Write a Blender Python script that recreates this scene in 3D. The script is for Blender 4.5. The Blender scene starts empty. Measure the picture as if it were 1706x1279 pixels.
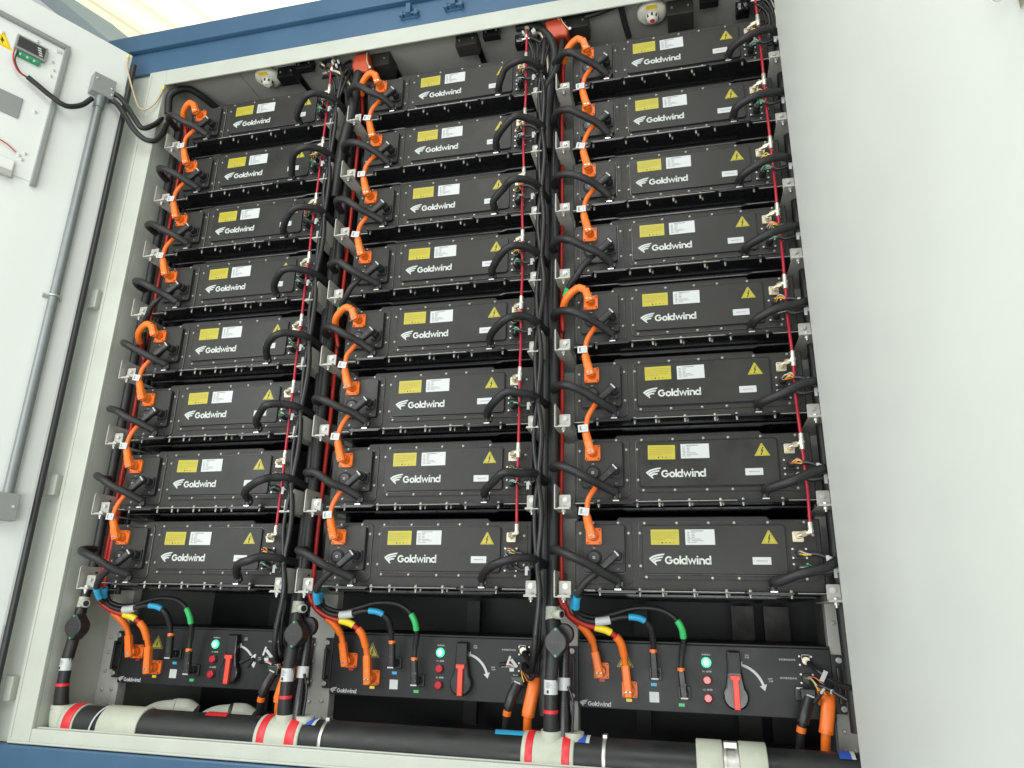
import bpy, bmesh, math, random
from mathutils import Vector, Matrix
random.seed(7)
scn = bpy.context.scene
COL = scn.collection

# ------------------------------------------------------------------ camera
cam_d = bpy.data.cameras.new("camera")
cam_d.sensor_width = 36.0
cam_d.lens = 25.144
cam_d.clip_start = 0.02
cam_d.clip_end = 200.0
cam = bpy.data.objects.new("camera", cam_d)
COL.objects.link(cam)
cam.matrix_world = Matrix(((0.97131262, 0.05188476, 0.23207706, 1.12126361),
                           (0.23678384, -0.30140664, -0.92362733, -2.57739638),
                           (0.02202739, 0.95208298, -0.30504555, -0.28946492),
                           (0, 0, 0, 1)))
scn.camera = cam

# ------------------------------------------------------------------ world, lamps, exposure
w = bpy.data.worlds.new("World")
scn.world = w
w.use_nodes = True
wn = w.node_tree.nodes
wn["Background"].inputs[0].default_value = (0.93, 1.0, 0.97, 1)
wn["Background"].inputs[1].default_value = 0.56
scn.view_settings.view_transform = 'Standard'
scn.view_settings.look = 'None'
scn.view_settings.exposure = 0.0
scn.view_settings.gamma = 1.0


def area(name, loc, target, size, power, color=(1, 1, 1), sy=None):
    l = bpy.data.lights.new(name, 'AREA')
    l.energy = power
    l.color = color
    if sy:
        l.shape = 'RECTANGLE'
        l.size_y = sy
    l.size = size
    o = bpy.data.objects.new(name, l)
    COL.objects.link(o)
    o.location = loc
    o.rotation_euler = (Vector(target) - Vector(loc)).to_track_quat('-Z', 'Y').to_euler()
    return o


area("hall_lamp_high", (-0.4, -4.2, 4.6), (0.1, 0, 0.8), 3.5, 85, (1.0, 0.99, 0.95), 2.0)
area("hall_lamp_left", (0.6, -3.6, 3.2), (-2.0, -0.8, 1.6), 1.6, 30, (0.97, 1.0, 0.98))  # fill light aimed at the open left door, not a real fixture
area("hall_lamp_right", (-1.8, -3.2, 1.0), (1.6, -1.0, 0.5), 2.4, 95, (0.98, 1.0, 0.98))  # fill light added to brighten the right door's inner face
area("hall_lamp_low", (0.6, -4.8, -0.8), (0.2, 0, 0.6), 3.0, 110, (0.98, 1.0, 0.99), 1.5)  # added low fill, stands in for light bounced off the floor
area("roof_lamp", (-2.5, 2.5, 3.4), (-3.0, 4.0, 6.0), 4.0, 380, (1.0, 0.96, 0.82))  # added uplight that brightens the roof sheets from below

# ------------------------------------------------------------------ materials
MATS = {}


def mat(name, col, rough=0.5, metal=0.0, bump=0.0, bscale=300, var=0.0, vscale=6.0, spec=0.5, emit=None, estr=1.0, rvar=0.0, coat=0.0):
    m = bpy.data.materials.new(name)
    m.use_nodes = True
    nt = m.node_tree
    b = nt.nodes["Principled BSDF"]
    b.inputs["Base Color"].default_value = (*col, 1)
    b.inputs["Roughness"].default_value = rough
    b.inputs["Metallic"].default_value = metal
    b.inputs["Specular IOR Level"].default_value = spec
    if coat:
        b.inputs["Coat Weight"].default_value = coat
        b.inputs["Coat Roughness"].default_value = 0.12
    if emit:
        b.inputs["Emission Color"].default_value = (*emit, 1)
        b.inputs["Emission Strength"].default_value = estr
    if var or rvar or bump:
        tc = nt.nodes.new("ShaderNodeTexCoord")
        oi = nt.nodes.new("ShaderNodeObjectInfo")
        add = nt.nodes.new("ShaderNodeVectorMath")
        add.operation = 'ADD'
        sc = nt.nodes.new("ShaderNodeVectorMath")
        sc.operation = 'SCALE'
        sc.inputs[3].default_value = 37.0
        comb = nt.nodes.new("ShaderNodeCombineXYZ")
        for k in range(3):
            nt.links.new(oi.outputs["Random"], comb.inputs[k])
        nt.links.new(comb.outputs[0], sc.inputs[0])
        nt.links.new(tc.outputs["Object"], add.inputs[0])
        nt.links.new(sc.outputs[0], add.inputs[1])
    if var or rvar:
        n = nt.nodes.new("ShaderNodeTexNoise")
        n.inputs["Scale"].default_value = vscale
        n.inputs["Detail"].default_value = 6
        n.inputs["Roughness"].default_value = 0.65
        nt.links.new(add.outputs[0], n.inputs["Vector"])
    if var:
        r = nt.nodes.new("ShaderNodeMapRange")
        r.inputs["From Min"].default_value = 0.3
        r.inputs["From Max"].default_value = 0.7
        r.inputs["To Min"].default_value = 1 - var
        r.inputs["To Max"].default_value = 1 + var
        nt.links.new(n.outputs["Fac"], r.inputs["Value"])
        mx = nt.nodes.new("ShaderNodeVectorMath")
        mx.operation = 'SCALE'
        mx.inputs[0].default_value = col
        nt.links.new(r.outputs[0], mx.inputs[3])
        nt.links.new(mx.outputs[0], b.inputs["Base Color"])
    if rvar:
        r2 = nt.nodes.new("ShaderNodeMapRange")
        r2.inputs["From Min"].default_value = 0.3
        r2.inputs["From Max"].default_value = 0.7
        r2.inputs["To Min"].default_value = max(0.02, rough - rvar)
        r2.inputs["To Max"].default_value = min(1, rough + rvar)
        nt.links.new(n.outputs["Fac"], r2.inputs["Value"])
        nt.links.new(r2.outputs[0], b.inputs["Roughness"])
    if bump:
        n2 = nt.nodes.new("ShaderNodeTexNoise")
        n2.inputs["Scale"].default_value = bscale
        n2.inputs["Detail"].default_value = 2
        nt.links.new(add.outputs[0], n2.inputs["Vector"])
        bp = nt.nodes.new("ShaderNodeBump")
        bp.inputs["Strength"].default_value = bump
        bp.inputs["Distance"].default_value = 0.001
        nt.links.new(n2.outputs["Fac"], bp.inputs["Height"])
        nt.links.new(bp.outputs[0], b.inputs["Normal"])
    MATS[name] = m
    return m


PACK = mat("pack_paint", (0.030, 0.0285, 0.026), 0.46, spec=0.28, bump=0.25, bscale=500, var=0.16, vscale=9, rvar=0.12)
PACK2 = mat("pack_cover_paint", (0.029, 0.0288, 0.026), 0.40, spec=0.28, bump=0.2, bscale=500, var=0.16, vscale=7, rvar=0.14)
BEAM = mat("gloss_black_steel", (0.010, 0.010, 0.011), 0.25, rvar=0.1, vscale=8)
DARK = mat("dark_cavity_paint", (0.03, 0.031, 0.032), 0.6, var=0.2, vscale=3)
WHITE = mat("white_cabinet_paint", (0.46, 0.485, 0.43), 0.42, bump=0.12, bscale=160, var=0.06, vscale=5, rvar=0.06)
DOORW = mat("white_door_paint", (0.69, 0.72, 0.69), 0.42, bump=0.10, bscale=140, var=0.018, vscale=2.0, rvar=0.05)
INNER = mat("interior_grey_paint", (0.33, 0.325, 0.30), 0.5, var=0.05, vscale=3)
POST = mat("rack_post_paint", (0.40, 0.40, 0.37), 0.5, var=0.08, vscale=6)
BLUE = mat("blue_container_paint", (0.040, 0.100, 0.182), 0.40, bump=0.08, bscale=90, var=0.08, vscale=4, rvar=0.1)
GALV = mat("bracket_zinc", (0.44, 0.44, 0.40), 0.50, 0.10, var=0.10, vscale=30, rvar=0.1)
STEEL = mat("bolt_steel", (0.52, 0.51, 0.48), 0.40, 0.75, var=0.08, vscale=60)
SCREW = mat("dull_screw", (0.42, 0.41, 0.38), 0.45, 0.6, var=0.15, vscale=60)
BRASS = mat("nickel_brass", (0.62, 0.56, 0.42), 0.36, 0.6, var=0.15, vscale=60)
SILVER = mat("bright_fitting", (0.75, 0.73, 0.66), 0.25, 0.7)
RUBBER = mat("black_rubber_foam", (0.016, 0.016, 0.017), 0.46, bump=0.3, bscale=200, var=0.2, vscale=20, spec=0.4, rvar=0.08)
PLAST = mat("black_plastic", (0.016, 0.016, 0.017), 0.4, rvar=0.08, vscale=20)
LOOM = mat("corrugated_black", (0.014, 0.014, 0.015), 0.33)
ORANGE = mat("orange_plastic", (0.84, 0.175, 0.020), 0.36, var=0.05, vscale=20, spec=0.45)
ORANGEC = mat("orange_cable_sheath", (0.78, 0.145, 0.018), 0.42, var=0.05, vscale=20)
REDC = mat("red_cable_sheath", (0.42, 0.020, 0.012), 0.42, var=0.08, vscale=15)
PINK = mat("pink_red_tube", (0.40, 0.012, 0.030), 0.36)
DRED = mat("dark_red_line", (0.20, 0.012, 0.022), 0.45)
YEL = mat("yellow_sticker", (0.42, 0.37, 0.028), 0.4, var=0.04, vscale=30)
YELD = mat("yellow_sticker_print", (0.30, 0.24, 0.02), 0.5)
BLK = mat("black_print", (0.015, 0.015, 0.013), 0.5)
PAPER = mat("white_sticker", (0.52, 0.54, 0.54), 0.42)
GREYP = mat("grey_print", (0.13, 0.135, 0.135), 0.5)
LOGO = mat("white_lettering", (0.52, 0.55, 0.53), 0.45)
PANEL = mat("box_face_paint", (0.017, 0.017, 0.019), 0.42, spec=0.3, bump=0.2, bscale=450, var=0.1, vscale=8, rvar=0.06)
BLUET = mat("blue_tape", (0.03, 0.36, 0.62), 0.4)
GREENT = mat("green_tape", (0.04, 0.50, 0.14), 0.4)
YELT = mat("yellow_tape", (0.82, 0.62, 0.02), 0.4)
REDT = mat("red_tape", (0.62, 0.02, 0.03), 0.4)
DBLUE = mat("dark_blue_tape", (0.03, 0.09, 0.42), 0.4)
IVORY = mat("ivory_plastic", (0.43, 0.45, 0.37), 0.42, var=0.10, vscale=12)
PIPEB = mat("black_pipe", (0.018, 0.019, 0.019), 0.42, spec=0.35, bump=0.1, bscale=60, var=0.3, vscale=12, rvar=0.12)
GREENL = mat("lit_green_lamp", (0.1, 0.9, 0.4), 0.3, emit=(0.02, 1.0, 0.22), estr=1.3)
GREENC = mat("lit_green_core", (0.5, 1, 0.8), 0.3, emit=(0.12, 1.0, 0.40), estr=2.6)
REDL = mat("red_lamp", (0.45, 0.01, 0.02), 0.22, coat=0.5)
REDH = mat("red_handle", (0.78, 0.06, 0.03), 0.4)
CHROME = mat("lamp_ring", (0.05, 0.05, 0.05), 0.3, 0.3)
CONDUIT = mat("grey_conduit", (0.20, 0.225, 0.225), 0.4, 0.35, var=0.08, vscale=20)
GREYBOX = mat("grey_box_paint", (0.24, 0.25, 0.24), 0.42, var=0.04, vscale=20)
PCB = mat("green_circuit_board", (0.03, 0.26, 0.12), 0.4)
GREENW = mat("green_wire", (0.03, 0.30, 0.12), 0.4)
YG = mat("earth_wire", (0.50, 0.40, 0.26), 0.45)
SMOKE = mat("detector_shell", (0.66, 0.65, 0.56), 0.4)
ROOF = mat("cream_roof_sheet", (0.86, 0.82, 0.62), 0.6)
ROOFS = mat("roof_steel", (0.18, 0.23, 0.27), 0.5)
CONC = mat("concrete_floor", (0.60, 0.61, 0.59), 0.6, var=0.1, vscale=2)
HULL = mat("orange_housing_paint", (0.42, 0.055, 0.018), 0.45)


# ------------------------------------------------------------------ mesh builder
class MB:
    def __init__(s):
        s.v, s.f, s.m, s.s = [], [], [], []
        s.mats = []

    def _mi(s, m):
        if m not in s.mats:
            s.mats.append(m)
        return s.mats.index(m)

    def add(s, verts, faces, m, smooth=False):
        k = len(s.v)
        s.v += [tuple(v) for v in verts]
        mi = s._mi(m)
        for f in faces:
            s.f.append([k + i for i in f])
            s.m.append(mi)
            s.s.append(smooth)

    def box(s, x0, x1, y0, y1, z0, z1, m, b=0.0):
        if b <= 0:
            v = [(x, y, z) for x in (x0, x1) for y in (y0, y1) for z in (z0, z1)]
            s.add(v, [(0, 1, 3, 2), (4, 6, 7, 5), (0, 4, 5, 1), (2, 3, 7, 6), (0, 2, 6, 4), (1, 5, 7, 3)], m)
        else:
            bm = bmesh.new()
            bmesh.ops.create_cube(bm, size=1)
            for v in bm.verts:
                v.co = Vector(((x0 + x1) / 2 + v.co.x * (x1 - x0), (y0 + y1) / 2 + v.co.y * (y1 - y0), (z0 + z1) / 2 + v.co.z * (z1 - z0)))
            bmesh.ops.bevel(bm, geom=bm.edges[:], offset=b, segments=2, profile=0.6, affect='EDGES')
            s.addbm(bm, m)

    def addbm(s, bm, m, smooth=False):
        bm.verts.index_update()
        s.add([v.co[:] for v in bm.verts], [[v.index for v in f.verts] for f in bm.faces], m, smooth)
        bm.free()

    def prism(s, poly, a0, a1, m, axis='Y', b=0.0):
        """poly: list of 2D points (ccw seen from the low side); extruded along axis from a0 to a1; b = bevel inset at a0."""
        def P(p, a):
            if axis == 'Y':
                return (p[0], a, p[1])
            if axis == 'Z':
                return (p[0], p[1], a)
            return (a, p[0], p[1])
        n = len(poly)
        area2 = sum(poly[i][0] * poly[(i + 1) % n][1] - poly[(i + 1) % n][0] * poly[i][1] for i in range(n))
        rings = []
        if b > 0:
            sg = 1 if area2 > 0 else -1
            ins = []
            for i in range(n):
                p0, p1, p2 = Vector(poly[i - 1]), Vector(poly[i]), Vector(poly[(i + 1) % n])
                d1 = (p1 - p0).normalized()
                d2 = (p2 - p1).normalized()
                n1 = Vector((-d1.y, d1.x)) * sg
                n2 = Vector((-d2.y, d2.x)) * sg
                nn_ = (n1 + n2)
                if nn_.length < 1e-6:
                    nn_ = n1
                nn_.normalize()
                ins.append(tuple(p1 + nn_ * b / max(0.5, nn_.dot(n1))))
            da = b if a1 > a0 else -b
            mid = [tuple(Vector(p) * 0.3 + Vector(q) * 0.7) for p, q in zip(ins, poly)]
            rings = [(ins, a0), (mid, a0 + da * 0.35), (poly, a0 + da), (poly, a1)]
        else:
            rings = [(poly, a0), (poly, a1)]
        v = [P(p, a) for r, a in rings for p in r]
        f = []
        for k in range(len(rings) - 1):
            for i in range(n):
                j = (i + 1) % n
                f.append((k * n + i, k * n + j, (k + 1) * n + j, (k + 1) * n + i))
        f.append(list(range(n))[::-1])
        f.append([(len(rings) - 1) * n + i for i in range(n)])
        s.add(v, f, m)

    def plate(s, x0, x1, z0, z1, y0, y1, m, r=0.01, b=0.002, seg=4):
        s.prism(rrect(x0, x1, z0, z1, r, seg), y0, y1, m, 'Y', b)

    def tube(s, pts, r, m, seg=10, smooth=True, cap=True, sub=0, sq=0.0, up=None):
        pts = [Vector(p) for p in pts]
        if sub:
            pts, r = catmull(pts, sub, r)
        n = len(pts)
        R = r if isinstance(r, (list, tuple)) else [r] * n
        t0 = (pts[1] - pts[0]).normalized()
        u = Vector(up) if up else (Vector((0, 0, 1)) if abs(t0.z) < 0.9 else Vector((1, 0, 0)))
        u = (u - t0 * u.dot(t0)).normalized()
        V, F = [], []
        for i in range(n):
            t = (pts[min(i + 1, n - 1)] - pts[max(i - 1, 0)])
            t = t.normalized() if t.length > 1e-9 else t0
            u = (u - t * u.dot(t))
            u = u.normalized() if u.length > 1e-9 else t.orthogonal().normalized()
            w_ = t.cross(u)
            for k in range(seg):
                a = 2 * math.pi * (k + 0.5) / seg
                ca, sa = math.cos(a), math.sin(a)
                q = 1.0
                if sq:
                    q = (abs(ca) ** (2 + sq * 6) + abs(sa) ** (2 + sq * 6)) ** (-1 / (2 + sq * 6))
                V.append(pts[i] + (u * ca + w_ * sa) * R[i] * q)
        for i in range(n - 1):
            for k in range(seg):
                k2 = (k + 1) % seg
                F.append((i * seg + k, i * seg + k2, (i + 1) * seg + k2, (i + 1) * seg + k))
        s.add(V, F, m, smooth)
        if cap:
            s.add(V[:seg], [list(range(seg))[::-1]], m)
            s.add(V[-seg:], [list(range(seg))], m)

    def cyl(s, p0, p1, r, m, seg=16, b=0.0, smooth=True):
        p0, p1 = Vector(p0), Vector(p1)
        d = (p1 - p0).normalized()
        if b:
            s.tube([p0, p0 + d * b * 0.3, p0 + d * b, p1 - d * b, p1 - d * b * 0.3, p1], [r - b, r - b * 0.3, r, r, r - b * 0.3, r - b], m, seg, smooth)
        else:
            s.tube([p0, p1], r, m, seg, smooth)

    def hexnut(s, p0, p1, r, m):
        s.tube([p0, p1], r, m, 6, False)

    def build(s, name, parent=None, off=None):
        me = bpy.data.meshes.new(name)
        vs = s.v
        if off is not None:
            vs = [(a - off[0], b - off[1], c - off[2]) for a, b, c in vs]
        me.from_pydata(vs, [], s.f)
        for m in s.mats:
            me.materials.append(m)
        me.polygons.foreach_set("material_index", s.m)
        me.polygons.foreach_set("use_smooth", s.s)
        me.update()
        bm = bmesh.new()
        bm.from_mesh(me)
        bmesh.ops.recalc_face_normals(bm, faces=bm.faces[:])
        bm.to_mesh(me)
        bm.free()
        o = bpy.data.objects.new(name, me)
        COL.objects.link(o)
        if parent is not None:
            o.parent = parent
        return o


def rrect(x0, x1, z0, z1, r, seg=4):
    P = []
    for cx, cz, a0 in ((x1 - r, z1 - r, 0), (x0 + r, z1 - r, 90), (x0 + r, z0 + r, 180), (x1 - r, z0 + r, 270)):
        for k in range(seg + 1):
            a = math.radians(a0 + 90 * k / seg)
            P.append((cx + r * math.cos(a), cz + r * math.sin(a)))
    return P


def circ(cx, cz, r, n=24):
    return [(cx + r * math.cos(2 * math.pi * k / n), cz + r * math.sin(2 * math.pi * k / n)) for k in range(n)]


def catmull(pts, sub, r=None):
    P = [pts[0] * 2 - pts[1]] + pts + [pts[-1] * 2 - pts[-2]]
    rr = r if isinstance(r, (list, tuple)) else None
    out, ro = [], []
    for i in range(len(pts) - 1):
        p0, p1, p2, p3 = P[i:i + 4]
        for k in range(sub):
            t = k / sub
            out.append(0.5 * ((2 * p1) + (-p0 + p2) * t + (2 * p0 - 5 * p1 + 4 * p2 - p3) * t * t + (-p0 + 3 * p1 - 3 * p2 + p3) * t ** 3))
            if rr:
                ro.append(rr[i] * (1 - t) + rr[i + 1] * t)
    out.append(pts[-1])
    if rr:
        ro.append(rr[-1])
    return out, (ro if rr else r)


def pathseg(pts, t0, t1, sub=10):
    """the piece of a smooth path between fractions t0 and t1 of its length"""
    c, _ = catmull([Vector(p) for p in pts], sub)
    L = [0]
    for a, b in zip(c, c[1:]):
        L.append(L[-1] + (b - a).length)
    T = L[-1]

    def at(t):
        x = t * T
        for i in range(len(c) - 1):
            if L[i + 1] >= x:
                k = (x - L[i]) / max(1e-9, L[i + 1] - L[i])
                return c[i].lerp(c[i + 1], k)
        return c[-1]
    return [at(t0)] + [c[i] for i in range(len(c)) if t0 * T < L[i] < t1 * T] + [at(t1)]


def corrugated(mb, pts, r, m, seg=9, pitch=0.0042):
    c, _ = catmull([Vector(p) for p in pts], 8)
    L = sum((b - a).length for a, b in zip(c, c[1:]))
    n = max(4, int(L / (pitch / 2)))
    q = []
    d = 0
    i = 0
    acc = 0
    for k in range(n + 1):
        x = L * k / n
        while i < len(c) - 2 and acc + (c[i + 1] - c[i]).length < x:
            acc += (c[i + 1] - c[i]).length
            i += 1
        sl = (c[i + 1] - c[i]).length
        q.append(c[i].lerp(c[i + 1], min(1, (x - acc) / max(sl, 1e-9))))
    mb.tube(q, [r if k % 2 else r * 0.84 for k in range(n + 1)], m, seg, True)


def empty(name, loc, label=None, cat=None, group=None, kind=None):
    o = bpy.data.objects.new(name, None)
    o.empty_display_size = 0.05
    COL.objects.link(o)
    o.location = loc
    tag(o, label, cat, group, kind)
    return o


def tag(o, label=None, cat=None, group=None, kind=None):
    if label:
        o["label"] = label
    if cat:
        o["category"] = cat
    if group:
        o["group"] = group
    if kind:
        o["kind"] = kind
    return o


def kids(o):
    return [c for c in ALLKIDS.get(o.name, [])]


def copy_tree(o, parent=None):
    c = o.copy()
    COL.objects.link(c)
    if parent is not None:
        c.parent = parent
    for ch in list(o.children):
        copy_tree(ch, c)
    return c


TXT = {}


def text_mesh(s, m, x0, x1, z0, z1, y, bold=0.0, name="lettering", thick=0.0006):
    """flat lettering in the XZ plane facing -Y, fitted to the box; returns (verts, faces) added later"""
    key = (s, bold)
    if key not in TXT:
        cu = bpy.data.curves.new("t", 'FONT')
        cu.body = s
        cu.offset = bold
        cu.resolution_u = 3
        ob = bpy.data.objects.new("t", cu)
        COL.objects.link(ob)
        bpy.context.view_layer.update()
        me = bpy.data.meshes.new_from_object(ob)
        vs = [v.co[:2] for v in me.vertices]
        fs = [list(p.vertices) for p in me.polygons]
        bpy.data.objects.remove(ob)
        TXT[key] = (vs, fs)
    vs, fs = TXT[key]
    xs = [v[0] for v in vs]
    ys = [v[1] for v in vs]
    ax, bx, ay, by = min(xs), max(xs), min(ys), max(ys)
    return [(x0 + (v[0] - ax) / (bx - ax) * (x1 - x0), y, z0 + (v[1] - ay) / (by - ay) * (z1 - z0)) for v in vs], fs


def put_text(mb, s, m, x0, x1, z0, z1, y, bold=0.0):
    v, f = text_mesh(s, m, x0, x1, z0, z1, y, bold)
    mb.add(v, f, m)


def ribbon(mb, pts, w_, y, m, closed=False):
    n = len(pts)
    L, Rr = [], []
    for i in range(n):
        p = Vector(pts[i])
        a = Vector(pts[i - 1]) if (i or closed) else None
        b = Vector(pts[(i + 1) % n]) if (i < n - 1 or closed) else None
        d1 = (p - a).normalized() if a is not None else (b - p).normalized()
        d2 = (b - p).normalized() if b is not None else d1
        t = (d1 + d2).normalized()
        nrm = Vector((-t.y, t.x)) * (w_ / 2) / max(0.45, t.dot(d1))
        L.append((p.x + nrm.x, y, p.y + nrm.y))
        Rr.append((p.x - nrm.x, y, p.y - nrm.y))
    F = [(i, (i + 1) % n, n + (i + 1) % n, n + i) for i in range(n if closed else n - 1)]
    mb.add(L + Rr, F, m)


def wordmark(mb, x0, zb, k, y, m):
    """geometric lettering: G o l d w i n d; units of the wing mark"""
    T = 24

    def arc(cx, cz, r, a0, a1, n=18):
        return [(cx + r * math.cos(math.radians(a0 + (a1 - a0) * i / n)), cz + r * math.sin(math.radians(a0 + (a1 - a0) * i / n))) for i in range(n + 1)]

    def rb(pts, closed=False, w_=T):
        ribbon(mb, [(x0 + a * k, zb + b * k) for a, b in pts], w_ * k, y, m, closed)
    rb(arc(56, 56, 46, 42, 352) )
    rb([(60, 56), (111, 56)], False, 19)
    ro = 33
    rb(arc(162, 41, ro, 0, 360)[:-1], True)
    rb([(221, -2), (221, 122)])
    rb(arc(277, 41, ro, 0, 360)[:-1], True)
    rb([(312, -2), (312, 122)])
    rb([(338, 82), (362, 10), (390, 74), (418, 10), (443, 82)], False, 19)
    rb([(468, -2), (468, 84)])
    rb([(468, 100), (468, 120)])
    rb([(502, -2), (502, 84)])
    rb([(502, 40)] + arc(532, 44, 30, 180, 0, 12) + [(562, -2)])
    rb(arc(616, 41, ro, 0, 360)[:-1], True)
    rb([(652, -2), (652, 122)])


def logo(mb, x0, zb, k, y, m):
    """wing mark and word; x0 = left tip, zb = baseline, k = metres per unit"""
    sw = [[(340, 685), (395, 648), (450, 630), (510, 618), (575, 612), (562, 636), (510, 642), (455, 655), (405, 674), (372, 700)],
          [(378, 705), (410, 683), (455, 666), (500, 657), (552, 655), (538, 678), (500, 680), (460, 690), (425, 706), (402, 725)],
          [(407, 729), (432, 710), (470, 699), (525, 699), (510, 722), (478, 722), (452, 730), (438, 748), (458, 778), (445, 784)]]
    for p in sw:
        mb.prism([(x0 + (a - 340) * k, zb - (b - 765) * k) for a, b in p], y, y + 0.0006, m)
    mb.prism([(x0 + (a - 340) * k, zb - (b - 765) * k) for a, b in ((341, 687), (372, 700), (402, 725), (445, 784), (395, 742))], y, y + 0.0006, m)
    wordmark(mb, x0 + 238 * k, zb, k, y, m)


ORD = {1: "top", 2: "second", 3: "third", 4: "fourth", 5: "fifth", 6: "sixth", 7: "seventh", 8: "bottom"}
SIDE = {1: "left", 2: "middle", 3: "right"}


def which(r):
    return "top" if r == 1 else "bottom" if r == 8 else ORD[r]


def STL(c, r):
    return Vector(((c - 2) * 0.984, 0.0, (8 - r) * 0.3))


# ------------------------------------------------------------------ outer setting
mb = MB()
mb.box(-30, 30, -30, 30, -1.36, -1.35, CONC)
tag(mb.build("ground"), None, None, None, "structure")
# roof of the hall high above: cream sheets with ribs, and the steel rafter under it
mb = MB()
V, F = [], []
nx = 160
E0, E1 = Vector((-5.8257, 2.6493, 6.5500)), Vector((-5.6325, 3.2778, 6.4500))
xl = lambda y_: E0.x + (y_ - E0.y) * (E1.x - E0.x) / (E1.y - E0.y)
for i in range(nx + 1):
    x = 20 * i / nx
    dz = 0.05 if (i % 4) in (1, 2) else 0.0
    V += [(xl(-2) + x, -2, 6.2 + dz), (xl(16) + x, 16, 7.4 + dz)]
for i in range(nx):
    F.append((2 * i, 2 * i + 1, 2 * i + 3, 2 * i + 2))
mb.add(V, F, ROOF)
rf = mb.build("hall_roof")
tag(rf, "bright cream ribbed hall roof high above the blue rail", "roof")
mb = MB()
ed = (E1 - E0).normalized()
mb.tube([E0 - ed * 4, E1 + ed * 4], 0.17, ROOFS, 4, False)
rb = mb.build("roof_beam")
tag(rb, "grey blue steel roof beam slanting behind the open left door", "beam")

# ------------------------------------------------------------------ container
XL, XR, YF = -1.376, 1.63, -0.08
ZS, ZL, ZB, ZT = -0.752, 2.248, -0.808, 2.338      # sill top, lintel underside, flange outer bottom, flange outer top
cont = empty("battery_container", (0.13, 0.4, -1.35), "blue steel container with a white framed open cabinet bay full of battery packs", "container")
O = (0.13, 0.4, -1.35)
mb = MB()
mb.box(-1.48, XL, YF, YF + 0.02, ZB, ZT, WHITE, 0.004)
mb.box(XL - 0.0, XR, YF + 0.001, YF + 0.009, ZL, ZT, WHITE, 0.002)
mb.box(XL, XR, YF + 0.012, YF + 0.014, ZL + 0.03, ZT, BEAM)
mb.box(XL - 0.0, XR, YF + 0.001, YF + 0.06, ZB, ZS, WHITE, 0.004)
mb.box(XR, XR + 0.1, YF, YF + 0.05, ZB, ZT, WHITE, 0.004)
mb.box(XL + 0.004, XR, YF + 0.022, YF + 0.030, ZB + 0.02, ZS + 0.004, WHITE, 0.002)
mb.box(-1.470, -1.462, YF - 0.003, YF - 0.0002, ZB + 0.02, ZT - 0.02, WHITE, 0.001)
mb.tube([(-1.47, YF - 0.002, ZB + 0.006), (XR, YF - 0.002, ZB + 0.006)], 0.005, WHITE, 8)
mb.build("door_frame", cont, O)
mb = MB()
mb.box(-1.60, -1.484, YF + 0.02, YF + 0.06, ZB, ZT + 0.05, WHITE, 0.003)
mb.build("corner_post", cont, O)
for z in (1.06, 0.19, -0.615):
    mb = MB()
    mb.box(-1.545, -1.50, YF - 0.012, YF + 0.02, z - 0.045, z + 0.045, WHITE, 0.004)
    mb.cyl((-1.548, YF - 0.01, z - 0.05), (-1.548, YF - 0.01, z + 0.05), 0.009, WHITE, 12)
    mb.build("hinge", cont, O)
# side walls with welded seams
for nm, x0, x1 in (("side_wall", XL - 0.02, XL), ("side_wall", XR, XR + 0.02)):
    mb = MB()
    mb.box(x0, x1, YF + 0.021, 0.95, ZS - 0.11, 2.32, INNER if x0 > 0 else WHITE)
    mb.build(nm, cont, O)
mb = MB()
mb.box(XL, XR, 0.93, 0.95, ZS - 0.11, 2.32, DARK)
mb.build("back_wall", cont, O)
mb = MB()
mb.box(XL, XR, YF + 0.05, 0.93, 2.30, 2.32, INNER)
for x in (-1.0, -0.2, 0.62, 1.35):
    mb.box(x, x + 0.006, YF + 0.05, 0.9, 2.296, 2.2995, INNER)
mb.build("ceiling", cont, O)
mb = MB()
mb.box(XL, XR, YF + 0.061, 0.93, ZS - 0.11, ZS - 0.09, INNER)
mb.build("bay_floor", cont, O)
# blue rails
mb = MB()
mb.box(-1.78, 1.75, -0.075, 0.0, ZT, 2.478, BLUE, 0.003)
mb.box(-1.78, 1.75, -0.10, 0.0, 2.481, 2.588, BLUE, 0.006)
mb.build("top_rail", cont, O)
mb = MB()
mb.box(-1.62, 1.75, -0.095, 0.0, -1.30, ZB - 0.002, BLUE, 0.006)
mb.build("bottom_rail", cont, O)
# small blue latch keepers on the top rail
for px_, py_ in ((680, 22), (757, 10)):
    c0 = Vector({680: (-0.0489, -0.0800, 2.4178), 757: (0.1729, -0.0800, 2.4193)}[px_])
    mb = MB()
    mb.box(c0.x - 0.045, c0.x + 0.045, -0.082, -0.075, c0.z - 0.03, c0.z + 0.012, BLUE, 0.002)
    mb.box(c0.x - 0.045, c0.x - 0.028, -0.104, -0.082, c0.z - 0.028, c0.z + 0.0, BLUE, 0.003)
    mb.box(c0.x + 0.028, c0.x + 0.045, -0.104, -0.082, c0.z - 0.028, c0.z + 0.0, BLUE, 0.003)
    mb.cyl((c0.x - 0.05, -0.095, c0.z - 0.014), (c0.x + 0.05, -0.095, c0.z - 0.014), 0.006, BLUE)
    mb.box(c0.x - 0.012, c0.x + 0.012, -0.11, -0.082, c0.z - 0.02, c0.z + 0.035, BLUE, 0.003)
    mb.build("latch_keeper", cont, O)

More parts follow.
